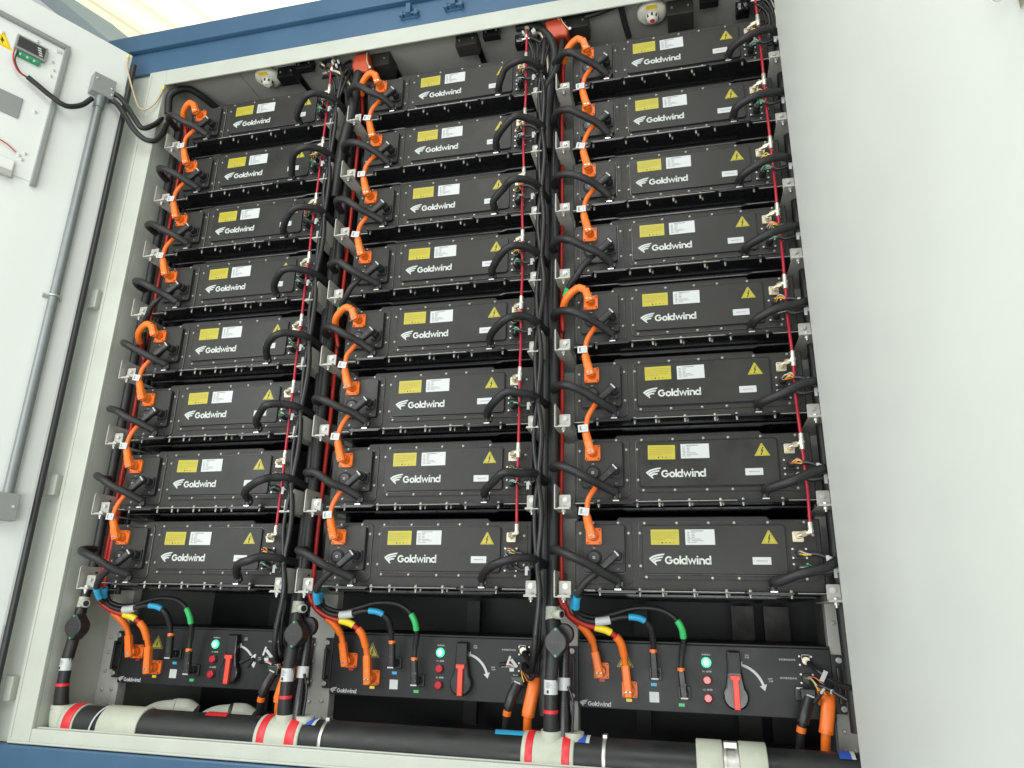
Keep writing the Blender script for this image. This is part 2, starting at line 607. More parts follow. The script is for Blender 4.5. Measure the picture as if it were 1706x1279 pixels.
# rack posts between the columns
for k, (x0, x1) in enumerate(((-1.376, -1.27), (-0.409, -0.289), (0.575, 0.695), (1.559, 1.628))):
    p = empty("rack_post", ((x0 + x1) / 2, 0.235, -0.78), ["grey rack post at the left wall of the cabinet", "grey rack post between the left and middle pack columns", "grey rack post between the middle and right pack columns", "grey rack post beside the right door"][k], "post", "upright rack posts")
    po = p.location
    mb = MB()
    mb.box(x0, x1, 0.21, 0.26, -0.775, 2.298, POST, 0.003)
    mb.build("upright", p, po)
    for z in (-0.30, -0.43, -0.49, -0.565, -0.64, -0.70):
        for s in (0.3, 0.75):
            mb = MB()
            xx = x0 + (x1 - x0) * s
            mb.cyl((xx, 0.204, z + 0.01 * s), (xx, 0.21, z + 0.01 * s), 0.007, STEEL, 12, 0.002)
            mb.build("screw", p, po)

# dim posts deep behind the switch boxes
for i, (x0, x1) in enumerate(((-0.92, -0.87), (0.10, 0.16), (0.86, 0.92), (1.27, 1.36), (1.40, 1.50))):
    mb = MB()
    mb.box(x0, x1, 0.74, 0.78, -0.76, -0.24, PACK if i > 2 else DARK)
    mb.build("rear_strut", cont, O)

# ------------------------------------------------------------------ battery packs
PO = (0.14, 0.0, -0.235)      # thing origin relative to the sticker corner


def bolt_mesh():
    mb = MB()
    mb.cyl((0, 0, 0), (0, -0.0014, 0), 0.0046, SCREW, 14)
    mb.cyl((0, -0.0014, 0), (0, -0.0048, 0), 0.0036, SCREW, 12, 0.0012)
    return mb


def make_pack():
    root = empty("battery_pack", (0, 0, 0))
    mb = MB()
    out = [(-0.268, -0.207), (0.557, -0.207), (0.557, 0.034), (0.40, 0.034), (0.39, 0.045), (-0.11, 0.045), (-0.12, 0.034), (-0.268, 0.034)]
    mb.prism(out, 0.014, 0.62, PACK, 'Y', 0.004)
    # lower trough under the tray
    mb.prism([(-0.26, -0.213), (-0.25, -0.224), (-0.10, -0.224), (-0.08, -0.230), (0.40, -0.230), (0.42, -0.224), (0.53, -0.224), (0.545, -0.213)], 0.055, 0.60, BEAM, 'Y', 0.006)
    mb.build("tray", root, PO)
    # raised pads with a thin bead round them
    for a in ((-0.257, -0.067, -0.186, 0.030), (-0.043, 0.541, -0.168, 0.028)):
        mb = MB()
        mb.plate(*a[:2], *a[2:], 0.0085, 0.016, PACK, 0.018, 0.002, 6)
        bead = rrect(a[0] + 0.001, a[1] - 0.001, a[2] + 0.001, a[3] - 0.001, 0.017, 6)
        pts = [(x, 0.010, z) for x, z in bead]
        mb.tube(pts + [pts[0]], 0.0011, STEEL, 5, True, False)
        mb.build("pad", root, PO)
    # bottom lip with the stepped front edge
    mb = MB()
    lip = [(-0.268, 0.05), (-0.268, -0.012), (-0.192, -0.012), (-0.182, -0.050), (-0.045, -0.050), (-0.038, -0.046), (0.298, -0.046), (0.305, -0.052),
           (0.450, -0.052), (0.462, -0.030), (0.557, -0.030), (0.557, 0.05)]
    mb.prism(lip, -0.2125, -0.2080, BEAM, 'Z')
    for x0, x1, y in ((-0.175, -0.052, -0.050), (0.312, 0.445, -0.052)):
        mb.box(x0, x1, y, y + 0.0025, -0.2170, -0.2128, BEAM)
    mb.tube([(-0.262, -0.014, -0.2075), (-0.195, -0.014, -0.2075)], 0.0016, STEEL, 6)  # thin bright tubes here and below are drawn-in highlights along the lip edges
    mb.tube([(-0.036, -0.0463, -0.2088), (0.296, -0.0463, -0.2088)], 0.0009, STEEL, 6)
    mb.tube([(0.462, -0.031, -0.2085), (0.555, -0.031, -0.2085)], 0.0011, STEEL, 6)
    mb.build("lip", root, PO)
    # cover
    mb = MB()
    mb.plate(-0.0285, 0.444, -0.150, 0.013, 0.0, 0.010, PACK2, 0.012, 0.0022, 6)
    mb.plate(-0.033, 0.4485, -0.1545, 0.0175, 0.0072, 0.0095, BEAM, 0.015, 0.0008, 6)  # black rim puts the shadow of the gap round the cover into colour
    cover = mb.build("cover", root, PO)
    y = -0.0007
    # warning sticker
    mb = MB()
    mb.box(0.001, 0.097, y, -0.0001, -0.053, -0.001, YEL)
    yy = y - 0.0004
    for k, zz in enumerate((-0.010, -0.0165, -0.023, -0.030, -0.036)):
        L = (0.085, 0.085, 0.082, 0.078, 0.04)[k]
        x = 0.006
        while x < 0.006 + L:
            dx = random.uniform(0.002, 0.006)
            mb.box(x, min(x + dx, 0.092), yy, yy + 0.0002, zz - 0.0011, zz + 0.0011, YELD)
            x += dx + 0.0012
    for k, x in enumerate((0.012, 0.025, 0.039, 0.052, 0.066, 0.079)):
        mb.prism(circ(x, -0.0460, 0.0032 if k in (2, 3) else 0.0024, 3 + k % 3), yy, yy + 0.0002, BLK if k in (2, 3, 4) else YELD)
    mb.build("warning_sticker", cover)
    # specification sticker; the square code is left out
    mb = MB()
    mb.box(0.118, 0.216, y, -0.0001, -0.053, -0.001, PAPER)
    mb.box(0.138, 0.180, yy, yy + 0.0002, -0.0072, -0.0050, GREYP)
    for k in range(7):
        zz = -0.0115 - k * 0.0055
        mb.box(0.125, 0.125 + random.uniform(0.006, 0.011), yy, yy + 0.0002, zz - 0.0010, zz + 0.0010, GREYP)
        x = 0.139
        e = 0.139 + (0.012, 0.008, 0.010, 0.006, 0.03, 0.036, 0.016)[k]
        while x < e:
            dx = random.uniform(0.0015, 0.005)
            mb.box(x, x + dx, yy, yy + 0.0002, zz - 0.0010, zz + 0.0010, GREYP)
            x += dx + 0.001
    mb.build("specification_sticker", cover)
    mb = MB()
    mb.plate(0.333, 0.392, -0.1175, -0.093, y, -0.0001, PAPER, 0.001, 0.0002, 2)
    x = 0.345
    while x < 0.380:
        dx = random.uniform(0.001, 0.003)
        mb.box(x, x + dx, yy, yy + 0.0002, -0.1064, -0.1042, GREYP)
        x += dx + 0.0009
    mb.build("serial_sticker", cover)
    # high-voltage triangle
    mb = MB()

    def tri(s_, yf, m_):
        cx, cz = 0.3925, -0.0352
        mb.prism([(cx - 0.0262 * s_, cz - 0.0148 * s_), (cx + 0.0262 * s_, cz - 0.0148 * s_), (cx + 0.0225 * 0.08 * s_, cz + 0.0295 * s_), (cx - 0.0225 * 0.08 * s_, cz + 0.0295 * s_)], yf, yf + 0.0003, m_)
    tri(1.0, y, YEL)
    tri(0.86, y - 0.0004, YELD)
    tri(0.78, y - 0.0008, YEL)
    bz = [(0.3945, -0.0185), (0.3875, -0.0335), (0.3920, -0.0330), (0.3885, -0.0430), (0.3868, -0.0425), (0.3885, -0.0470), (0.3930, -0.0440), (0.3912, -0.0435), (0.3975, -0.0295), (0.3930, -0.0300), (0.3975, -0.0190)]
    mb.prism(bz, y - 0.0012, y - 0.0009, BLK)
    mb.build("high_voltage_sign", cover)
    mb = MB()
    logo(mb, -0.0085, -0.1175, 0.000231, y, LOGO)
    mb.build("lettering", cover)
    for o in cover.children:
        o.location = (-PO[0], -PO[1], -PO[2])
    # terminal panel
    mb = MB()
    mb.plate(-0.2365, -0.0885, -0.1485, 0.0160, -0.006, 0.009, PACK2, 0.010, 0.0025, 5)
    mb.plate(-0.2405, -0.0845, -0.1525, 0.0200, 0.0068, 0.0080, BEAM, 0.012, 0.0006, 5)
    tp = mb.build("terminal_panel", root, PO)
    mb = MB()
    mb.plate(-0.2245, -0.1685, -0.0535, 0.0045, -0.015, -0.0061, ORANGE, 0.007, 0.002, 4)
    for sx in (-0.2185, -0.1745):
        for sz in (-0.0475, -0.0015):
            mb.cyl((sx, -0.015, sz), (sx, -0.0185, sz), 0.0052, ORANGE, 12)
            mb.cyl((sx, -0.0180, sz), (sx, -0.0195, sz), 0.0030, PLAST, 10)
    mb.cyl((-0.1965, -0.015, -0.0245), (-0.1965, -0.034, -0.0245), 0.0175, ORANGE, 20, 0.002)
    so = mb.build("orange_socket", tp)
    mb = MB()
    mb.cyl((-0.1965, -0.0061, -0.098), (-0.1965, -0.013, -0.098), 0.0265, PLAST, 28, 0.003)
    mb.cyl((-0.1965, -0.013, -0.098), (-0.1965, -0.0165, -0.098), 0.0225, PLAST, 28, 0.003)
    mb.prism([(-0.2008 + a, -0.1022 + b) for a, b in ((0.0, 0.0013), (0.0013, 0), (0.0072, 0), (0.0085, 0.0013), (0.0085, 0.0072), (0.0072, 0.0085), (0.0013, 0.0085), (0, 0.0072))], -0.0170, -0.0166, LOGO)
    mb.cyl((-0.1965, -0.0168, -0.098), (-0.1965, -0.0174, -0.098), 0.0026, PLAST, 12)
    mb.build("vent_plug", tp)
    mb = MB()
    mb.plate(-0.137, -0.0935, -0.118, -0.0725, -0.013, -0.0061, PLAST, 0.005, 0.001, 3)
    mb.cyl((-0.1145, -0.013, -0.0935), (-0.1145, -0.040, -0.0935), 0.0165, PLAST, 20, 0.002)
    for sx in (-0.131, -0.0995):
        for sz in (-0.112, -0.0785):
            mb.cyl((sx, -0.013, sz), (sx, -0.0165, sz), 0.0036, PLAST, 10)
    mb.build("black_socket", tp)
    for sx, sz, tx in ((-0.1965, -0.0645, "P2"), (-0.1130, -0.137, "P1")):
        mb = MB()
        put_text(mb, tx, LOGO, sx - 0.0035, sx + 0.0035, sz - 0.002, sz + 0.0025, -0.0067)
        mb.build("marking", tp)
    for o in tp.children:
        o.location = (-PO[0], -PO[1], -PO[2])
    # vent gland of the suppression tube and the two signal sockets
    mb = MB()
    mb.plate(0.466, 0.501, -0.0435, -0.0085, 0.001, 0.0085, BRASS, 0.004, 0.001, 3)
    mb.cyl((0.4835, 0.001, -0.026), (0.4835, -0.020, -0.026), 0.0085, BRASS, 14, 0.001)
    for sx in (0.471, 0.496):
        for sz in (-0.0385, -0.0135):
            mb.cyl((sx, 0.001, sz), (sx, -0.002, sz), 0.003, STEEL, 8)
    mb.build("gland", root, PO)
    for zc in (-0.0805, -0.1295):
        mb = MB()
        mb.plate(0.458, 0.508, zc - 0.019, zc + 0.019, 0.004, 0.0085, PLAST, 0.005, 0.001, 3)
        mb.cyl((0.4835, 0.004, zc), (0.4835, -0.022, zc), 0.0135, PLAST, 18, 0.002)
        sk = mb.build("signal_socket", root, PO)
        for sx in (0.4620, 0.5045):
            for sz in (zc - 0.0145, zc + 0.0145):
                mb = MB()
                mb.cyl((sx, 0.004, sz), (sx, 0.0005, sz), 0.0036, STEEL, 10)
                b_ = mb.build("screw", sk)
                b_.location = (-PO[0], -PO[1], -PO[2])
    # bolts
    bsrc = bolt_mesh().build("bolt", root)
    spots = [(-0.200, 0.0245), (-0.112, 0.0245), (-0.020, 0.0225), (0.091, 0.0225), (0.198, 0.0225), (0.283, 0.0225), (0.392, 0.0225), (0.507, 0.0225),
             (-0.019, -0.161), (0.091, -0.1615), (0.201, -0.162), (0.287, -0.162), (0.395, -0.162), (0.500, -0.162), (-0.247, -0.012), (-0.076, -0.012), (-0.037, -0.012),
             (-0.247, -0.118), (-0.076, -0.124), (-0.037, -0.124), (-0.207, -0.175), (0.531, -0.020), (0.531, -0.124)]
    for k, (x, z) in enumerate(spots):
        b = bsrc if k == 0 else bsrc.copy()
        if k:
            COL.objects.link(b)
            b.parent = root
        b.location = (x - PO[0], 0.0085 - PO[1], z - PO[2])
    mb = MB()
    mb.cyl((0, 0, 0.0032), (0, 0, 0.0062), 0.0062, SCREW, 12)
    mb.tube([(0, 0, 0.0060), (0, 0, 0.0108)], 0.0046, SCREW, 6, False)
    mb.tube([(0, 0, -0.0022), (0, 0, -0.0080)], 0.0046, SCREW, 6, False)
    mb.cyl((0, 0, -0.0080), (0, 0, -0.0155), 0.0036, SCREW, 8)
    src = mb.build("lip_bolt", root)
    for k, (x, yb) in enumerate(((-0.175, -0.030), (-0.040, -0.026), (0.037, -0.034), (0.139, -0.034), (0.242, -0.034), (0.316, -0.034), (0.442, -0.036))):
        b = src if k == 0 else src.copy()
        if k:
            COL.objects.link(b)
            b.parent = root
        b.location = (x - PO[0], yb - PO[1], -0.2105 - PO[2])
    mb = MB()
    mb.tube([(0, 0, -0.0018), (0, 0, -0.0062)], 0.0045, SCREW, 6, False)
    mb.cyl((0, 0, -0.0062), (0, 0, -0.0105), 0.0028, SCREW, 8)
    src = mb.build("lip_nut", root)
    for k, (x, yb) in enumerate(((0.046, -0.010), (0.148, -0.010), (0.251, -0.010))):
        b = src if k == 0 else src.copy()
        if k:
            COL.objects.link(b)
            b.parent = root
        b.location = (x - PO[0], yb - PO[1], -0.2105 - PO[2])
    return root


pack0 = make_pack()
bpy.context.view_layer.update()
for c in (1, 2, 3):
    for r in range(1, 9):
        p = pack0 if (c, r) == (1, 1) else copy_tree(pack0)
        p.location = STL(c, r) + Vector(PO)
        jr = random.Random(c * 13 + r * 7)
        for ch in p.children_recursive:
            if "sticker" in ch.name or "voltage_sign" in ch.name:
                a_ = math.radians(jr.gauss(0, 0.45))
                cx_, cz_ = {"w": (0.05, -0.03), "s": (0.2, -0.06), "h": (0.39, -0.03)}.get(ch.name[0], (0.2, -0.05))
                cx_ -= 0
                R_ = Matrix.Rotation(a_, 4, 'Y')
                piv = Vector((cx_, 0, cz_))
                off_ = piv - R_ @ piv
                ch.rotation_euler = (0, a_, 0)
                ch.location = Vector((-PO[0] + off_.x + jr.gauss(0, 0.0008), -PO[1], -PO[2] + off_.z + jr.gauss(0, 0.0006)))
        n = "top" if r == 1 else "bottom" if r == 8 else ORD[r] + " from top"
        tag(p, "dark grey battery pack with yellow and white stickers, %s in the %s column" % (n, SIDE[c]), "battery pack", "battery packs stacked in the three rack columns")


# ------------------------------------------------------------------ rack brackets
def make_bracket(sx):
    """sx=1: bracket under a pack's left end; -1 mirrored. Origin at the shelf's front outer corner."""
    root = empty("rack_bracket", (0, 0, 0))
    f = lambda a, b: (min(sx * a, sx * b), max(sx * a, sx * b))
    mb = MB()
    x0, x1 = f(0.0, 0.056)
    mb.box(x0, x1, -0.065, 0.21, -0.0035, 0.0, GALV, 0.0008)
    mb.build("shelf", root)
    mb = MB()
    x0, x1 = f(0.0, 0.0035)
    mb.prism([(-0.065, 0.0003), (-0.065, 0.080), (-0.058, 0.087), (0.21, 0.087), (0.21, 0.0003)], x0, x1, GALV, 'X')
    mb.build("side_plate", root)
    mb = MB()
    x0, x1 = f(0.013, 0.055)
    mb.plate(x0, x1, 0.0004, 0.052, -0.034, -0.0295, GALV, 0.004, 0.001, 3)
    mb.box(x0, x1, -0.062, -0.0345, 0.0004, 0.0042, GALV)
    mb.build("clamp_angle", root)
    mb = MB()
    cx = sx * 0.036
    mb.cyl((cx, -0.034, 0.034), (cx, -0.0355, 0.034), 0.0105, STEEL, 16)
    mb.tube([(cx, -0.0355, 0.034), (cx, -0.042, 0.034)], 0.0078, STEEL, 6, False)
    mb.build("bolt", root)
    mb = MB()
    cx = sx * 0.032
    mb.cyl((cx, -0.048, -0.0036), (cx, -0.048, -0.0055), 0.0105, STEEL, 16)
    mb.tube([(cx, -0.048, -0.0055), (cx, -0.048, -0.0125)], 0.0082, STEEL, 6, False)
    mb.cyl((cx, -0.048, -0.0125), (cx, -0.048, -0.0205), 0.0048, STEEL, 10)
    mb.tube([(cx, -0.048, 0.0045), (cx, -0.048, 0.0105)], 0.0085, STEEL, 6, False)
    mb.build("nut", root)
    return root


brs = {1: make_bracket(1), -1: make_bracket(-1)}
used = set()
for c in (1, 2, 3):
    for r in range(1, 9):
        for sx, lx in ((1, -0.330), (-1, 0.603)):
            b = brs[sx] if sx not in used else copy_tree(brs[sx])
            used.add(sx)
            b.location = STL(c, r) + Vector((lx, 0, -0.231))
            tag(b, "galvanised bolted bracket under the %s end of the %s pack in the %s column" % ("left" if sx == 1 else "right", which(r), SIDE[c]), "bracket", "galvanised rack brackets holding the packs")

# ------------------------------------------------------------------ coolant hoses
HL = [(-0.345, 0.02, -0.070), (-0.340, -0.035, -0.074), (-0.312, -0.090, -0.080), (-0.262, -0.120, -0.098), (-0.205, -0.110, -0.128), (-0.155, -0.080, -0.152), (-0.112, -0.046, -0.176)]
HR = [(0.391, -0.046, -0.176), (0.404, -0.080, -0.162), (0.446, -0.125, -0.139), (0.496, -0.150, -0.122), (0.540, -0.125, -0.113), (0.585, -0.070, -0.110), (0.605, 0.030, -0.122)]
HR3 = [(0.388, -0.046, -0.176), (0.405, -0.085, -0.170), (0.465, -0.115, -0.156), (0.540, -0.100, -0.128), (0.600, -0.050, -0.106), (0.640, 0.030, -0.10)]


def hose(c, r, left):
    path = HL if left else (HR3 if c == 3 else HR)
    j = random.Random(c * 100 + r * 2 + left)
    path = [Vector(p) for p in path]
    e = path[-1] if left else path[0]
    for k in range(1, len(path) - 1):
        path[k] += Vector((j.uniform(-.005, .005), j.uniform(-.008, .006), j.uniform(-.006, .006)))
    root = empty("coolant_hose", STL(c, r), "black coolant hose at the %s side of the %s pack in the %s column" % ("left" if left else "right", which(r), SIDE[c]), "hose", "black coolant hoses feeding the packs")
    mb = MB()
    mb.tube(path, 0.0153, RUBBER, 14, sub=7)
    mb.build("hose", root)
    mb = MB()
    ex = e.x
    mb.cyl((ex, -0.040, -0.2075), (ex, -0.040, -0.178), 0.0105, PLAST, 14, 0.001)
    mb.tube([(ex, -0.040, -0.190), (ex, -0.040, -0.176), e.lerp(path[-2] if left else path[1], 0.25)], [0.012, 0.0150, 0.0160], PLAST, 14, sub=3)
    mb.cyl((ex, -0.040, -0.2000), (ex, -0.040, -0.1950), 0.0135, PLAST, 14)
    mb.box(ex - 0.011, ex + 0.011, -0.0535, -0.030, -0.2075, -0.2035, SILVER)
    mb.box(ex + 0.010, ex + 0.018, -0.048, -0.034, -0.196, -0.180, PLAST, 0.001)
    mb.build("elbow", root)


for c in (1, 2, 3):
    for r in range(1, 9):
        hose(c, r, 1)
        hose(c, r, 0)


# ------------------------------------------------------------------ plugs and power cables
def plug(mb, a, b, r, m, latch=True):
    """squared plug body from mouth a to cable end b"""
    a, b = Vector(a), Vector(b)
    d = b - a
    mb.tube([a, a + d * 0.03, a + d * 0.45, a + d * 0.5, a + d * 0.97, b], [r * 0.88, r, r, r * 0.95, r * 0.94, r * 0.85], m, 16, False, sq=0.5)
    if latch:
        q = a + d * 0.16
        mb.tube([q + Vector((0, -r * 0.9, 0)), q + d * 0.06 + Vector((0, -r * 1.12, 0))], 0.0045, SILVER, 6, False)
        mb.tube([q + Vector((-r * 0.7, -r * 0.95, 0)), q + Vector((r * 0.7, -r * 0.95, 0))], 0.0022, SILVER, 6, False)


def tagmesh(p, w_, h_, m, tilt=0.0):
    mb = MB()
    mb.box(-w_ / 2, w_ / 2, -0.0008, 0.0008, -h_ / 2, h_ / 2, m)
    return mb


for c in (1, 2, 3):
    for r in range(1, 9):
        loc = STL(c, r)
        jr = random.Random(c * 31 + r)
        down = r not in (4, 8)
        nm = "link_cable" if down else "branch_cable"
        if down:
            lab = "orange link cable from the %s pack down to the %s pack in the %s column" % (which(r), which(r + 1), SIDE[c])
        else:
            lab = "black tailed cable with %s tape leaving the %s pack in the %s column" % ("green" if r == 4 else "blue", which(r), SIDE[c])
        root = empty(nm, loc, lab, "power cable", "orange link cables between packs" if down else "black tailed pack cables")
        mb = MB()
        A, B = Vector((-0.1085, -0.052, -0.0835)), Vector((-0.1640, -0.058, -0.1350))
        mb.tube([(-0.1145, -0.038, -0.0935), (-0.1145, -0.052, -0.0935)], 0.0135, PLAST, 14, True)
        plug(mb, A, B, 0.0135, PLAST, False)
        d = (B - A).normalized()
        n_ = Vector((-d.z, 0, d.x))
        q = A + d * 0.006
        mb.tube([q + n_ * 0.011 + Vector((0, -0.012, 0)), q - n_ * 0.011 + Vector((0, -0.012, 0))], 0.0030, PAPER, 6, False)
        q = A + d * 0.022
        for s_ in (-0.0135, 0.0135):
            mb.tube([q + n_ * s_ * 0.8 + Vector((0, -0.006, 0)), q + d * 0.03 + n_ * s_ * 0.8 + Vector((0, -0.006, 0))], 0.0016, STEEL if s_ < 0 else PLAST, 5)
        mb.build("black_plug", root)
        if down:
            P = [B, (-0.185, -0.066, -0.166), (-0.203 + jr.uniform(-.004, .004), -0.072, -0.202), (-0.211, -0.070, -0.237), (-0.213, -0.064, -0.264)]
            mb = MB()
            mb.tube(P, 0.0095, ORANGEC, 12, sub=6)
            mb.build("cable", root)
            mb = MB()
            mb.tube([(-0.2130, -0.065, -0.252), (-0.2125, -0.063, -0.266), (-0.2070, -0.057, -0.292)], [0.0115, 0.0150, 0.0158], ORANGE, 14, sub=3)
            mb.build("sleeve", root)
            mb = MB()
            plug(mb, (-0.1960, -0.047, -0.335), (-0.2075, -0.057, -0.290), 0.0160, ORANGE)
            mb.tube([(-0.1965, -0.034, -0.3245), (-0.1965, -0.050, -0.3245)], 0.0165, ORANGE, 16)
            mb.build("orange_plug", root)
            mb = tagmesh(None, 0.036, 0.027, PAPER)
            mb.box(-0.012, -0.004, -0.0011, -0.0008, -0.008, 0.008, GREYP)
            mb.tube([(-0.006, 0.008, 0.0), (0.010, 0.008, 0.0)], 0.0115, PAPER, 10)
            t = mb.build("tag", root)
            t.location = (-0.2125 - (0.006 if c < 3 else 0.009), -0.0815, -0.246 + jr.uniform(-.003, .003))
            t.rotation_euler = (0, math.radians(jr.uniform(-8, 12)), 0)
        else:
            if r == 4:
                P = [B, (-0.190, -0.070, -0.165), (-0.220, -0.070, -0.195), (-0.245, -0.055, -0.225), (-0.285, -0.02, -0.262), (-0.315, 0.03, -0.33), (-0.318, 0.05, -0.42)]
            else:
                P = [B, (-0.195, -0.066, -0.163), (-0.228, -0.060, -0.192), (-0.250, -0.045, -0.225), (-0.262, -0.010, -0.262), (-0.262, 0.02, -0.285)]
            mb = MB()
            mb.tube(P, 0.0085, RUBBER, 12, sub=6)
            mb.build("cable", root)
            mb = MB()
            mb.tube(pathseg(P, 0.12, 0.48 if r == 4 else 0.6), 0.0125, RUBBER, 12)
            mb.build("sleeve", root)
            mb = MB()
            tp_ = pathseg(P, 0.50, 0.60) if r == 4 else pathseg(P, 0.62, 0.86)
            mb.tube(tp_, 0.0135, GREENT if r == 4 else BLUET, 12)
            mb.build("tape", root)
    for r in (1, 5):
        loc = STL(c, r)
        root = empty("riser_cable", loc, "orange ended red power cable entering the %s pack of the %s column" % (which(r), SIDE[c]), "power cable", "red and orange riser cables")
        if r == 1:
            P = [(-0.318, 0.055, -0.110), (-0.314, 0.030, -0.055), (-0.292, -0.025, -0.012), (-0.262, -0.050, 0.012), (-0.234, -0.060, 0.024)]
        else:
            P = [(-0.318, 0.05, -0.110), (-0.315, 0.02, -0.060), (-0.295, -0.035, -0.022), (-0.265, -0.055, 0.006), (-0.236, -0.062, 0.021)]
        mb = MB()
        mb.tube(pathseg(P, 0, 0.5), 0.0095, REDC, 12)
        mb.build("cable", root)
        mb = MB()
        mb.tube(pathseg(P, 0.42, 1.0) + [Vector((-0.212, -0.058, 0.012))], 0.0145, ORANGE, 14)
        mb.build("sleeve", root)
        mb = MB()
        plug(mb, (-0.1960, -0.047, -0.035), (-0.2115, -0.058, 0.014), 0.0155, ORANGE)
        mb.tube([(-0.1965, -0.034, -0.0245), (-0.1965, -0.050, -0.0245)], 0.0165, ORANGE, 16)
        mb.build("orange_plug", root)

# ------------------------------------------------------------------ riser pipes and cables in the gaps
GAPN = {1: "left of the left column", 2: "between left and middle columns", 3: "between middle and right columns"}
for c in (1, 2, 3):
    X0 = (c - 2) * 0.984
    # coolant riser with valve
    root = empty("coolant_riser", (X0 - 0.345, 0.0, -0.62), "black coolant riser pipe with round valve, %s" % GAPN[c], "riser pipe", "black coolant riser pipes with valves")
    o_ = root.location
    xr = X0 - 0.346
    mb = MB()
    mb.tube([(xr, 0.022, 2.12), (xr, 0.022, 1.0), (xr, 0.022, -0.10), (xr - 0.004, 0.010, -0.27)], 0.0195, RUBBER, 16)
    for z in [(8 - r) * 0.3 - 0.118 for r in range(1, 9)]:
        mb.cyl((xr, 0.022, z + 0.045), (xr, 0.022, z + 0.052), 0.0212, PLAST, 16)
        mb.cyl((xr, 0.022, z - 0.045), (xr, 0.022, z - 0.052), 0.0212, PLAST, 16)
    mb.build("upper_pipe", root, o_)
    mb = MB()
    mb.tube([(xr - 0.004, 0.010, -0.265), (xr - 0.004, 0.006, -0.315)], 0.0215, IVORY, 16)
    mb.cyl((xr - 0.004, 0.006, -0.290), (xr + 0.036, -0.020, -0.290), 0.0165, IVORY, 16, 0.002)
    mb.cyl((xr + 0.036, -0.020, -0.290), (xr + 0.038, -0.021, -0.290), 0.0115, PLAST, 16)
    mb.build("tee_fitting", root, o_)
    mb = MB()
    cx, cz, yv = xr + 0.020, -0.381, -0.050
    outl = []
    for k in range(40):
        a = 2 * math.pi * k / 40
        rad = 0.0365 + 0.0135 * max(0, math.cos(2 * (a - math.pi / 2))) ** 3 + 0.002 * abs(math.cos(a))
        outl.append((cx + rad * math.cos(a), cz + rad * math.sin(a)))
    mb.prism(outl, yv, yv + 0.05, PLAST, 'Y', 0.004)
    for s_ in (-0.011, 0, 0.011):
        mb.cyl((cx + s_, yv, cz), (cx + s_, yv - 0.0008, cz), 0.0014, GREYP, 8)
    mb.build("valve_body", root, o_)
    for s_ in (-1, 1):
        mb = MB()
        mb.cyl((cx, yv, cz + s_ * 0.042), (cx, yv - 0.002, cz + s_ * 0.042), 0.0045, GREENW, 10)
        mb.build("cap_screw", root, o_)
    mb = MB()
    mb.tube([(xr - 0.004, 0.004, -0.31), (xr + 0.010, -0.015, -0.38), (xr + 0.001, -0.022, -0.50), (xr, -0.02, -0.62)], 0.0225, RUBBER, 18)
    mb.tube([(xr, -0.02, -0.600), (xr, -0.015, -0.64), (xr, -0.008, -0.672)], [0.024, 0.0265, 0.0275], RUBBER, 18)
    mb.cyl((xr, -0.009, -0.667), (xr, -0.008, -0.674), 0.0285, PLAST, 18)
    mb.build("lower_pipe", root, o_)
    mb = MB()
    mb.tube([(xr, -0.0205, -0.592), (xr, -0.0200, -0.603)], 0.0250, REDT, 18)
    mb.build("red_band", root, o_)
    mb = MB()
    mb.tube([(xr, -0.022, -0.500), (xr, -0.022, -0.545)], 0.0234, PAPER, 18)
    for k in range(5):
        mb.box(xr - 0.012, xr + 0.004 * (k % 3), -0.0460, -0.0456, -0.508 - k * 0.004, -0.5068 - k * 0.004, GREYP)
    mb.box(xr - 0.010, xr - 0.003, -0.0460, -0.0456, -0.541, -0.531, BLK)
    mb.build("label", root, o_)
    # red power riser
    if True:
        root = empty("red_riser_cable", (X0 - 0.312, 0.05, 0), "red high voltage riser cable running up %s" % GAPN[c], "power cable", "red riser cables in the gaps")
        o_ = root.location
        xx = X0 - 0.326
        mb = MB()
        sp = [(xx + 0.030, 0.045, -0.29), (xx + 0.006, 0.050, -0.20), (xx, 0.055, 0.05), (xx + 0.004, 0.055, 0.5), (xx - 0.001, 0.055, 0.9), (xx + 0.003, 0.055, 1.4), (xx, 0.055, 2.08)]
        mb.tube(sp, 0.0090, REDC, 12, sub=6)
        mb.build("cable", root, o_)
        mb = MB()
        mb.tube([(xx, 0.055, 0.07), (xx + 0.001, 0.055, 0.115)], 0.0118, PAPER, 12)
        mb.build("marker_sleeve", root, o_)
        if c == 1:
            mb = MB()
            mb.tube([(xx + 0.052, 0.045, -0.29), (xx + 0.027, 0.050, -0.20), (xx + 0.022, 0.055, 0.05), (xx + 0.026, 0.07, 0.3)], 0.0105, REDC, 12, sub=6)
            mb.build("second_cable", root, o_)
    # second black pipe to the right of the column (return), feeds the right hoses
    X1 = X0 + 0.603
    names = {1: "between the left and middle columns", 2: "between the middle and right columns", 3: "right of the right column"}
    root = empty("return_riser", (X1, 0.04, -0.62), "black coolant return pipe standing %s" % names[c], "riser pipe", "black coolant return pipes")
    o_ = root.location
    mb = MB()
    mb.tube([(X1, 0.045, 2.10), (X1, 0.045, 1.0), (X1, 0.045, -0.24), (X1 + 0.004, 0.045, -0.62)], 0.020, RUBBER, 16)
    mb.build("pipe", root, o_)
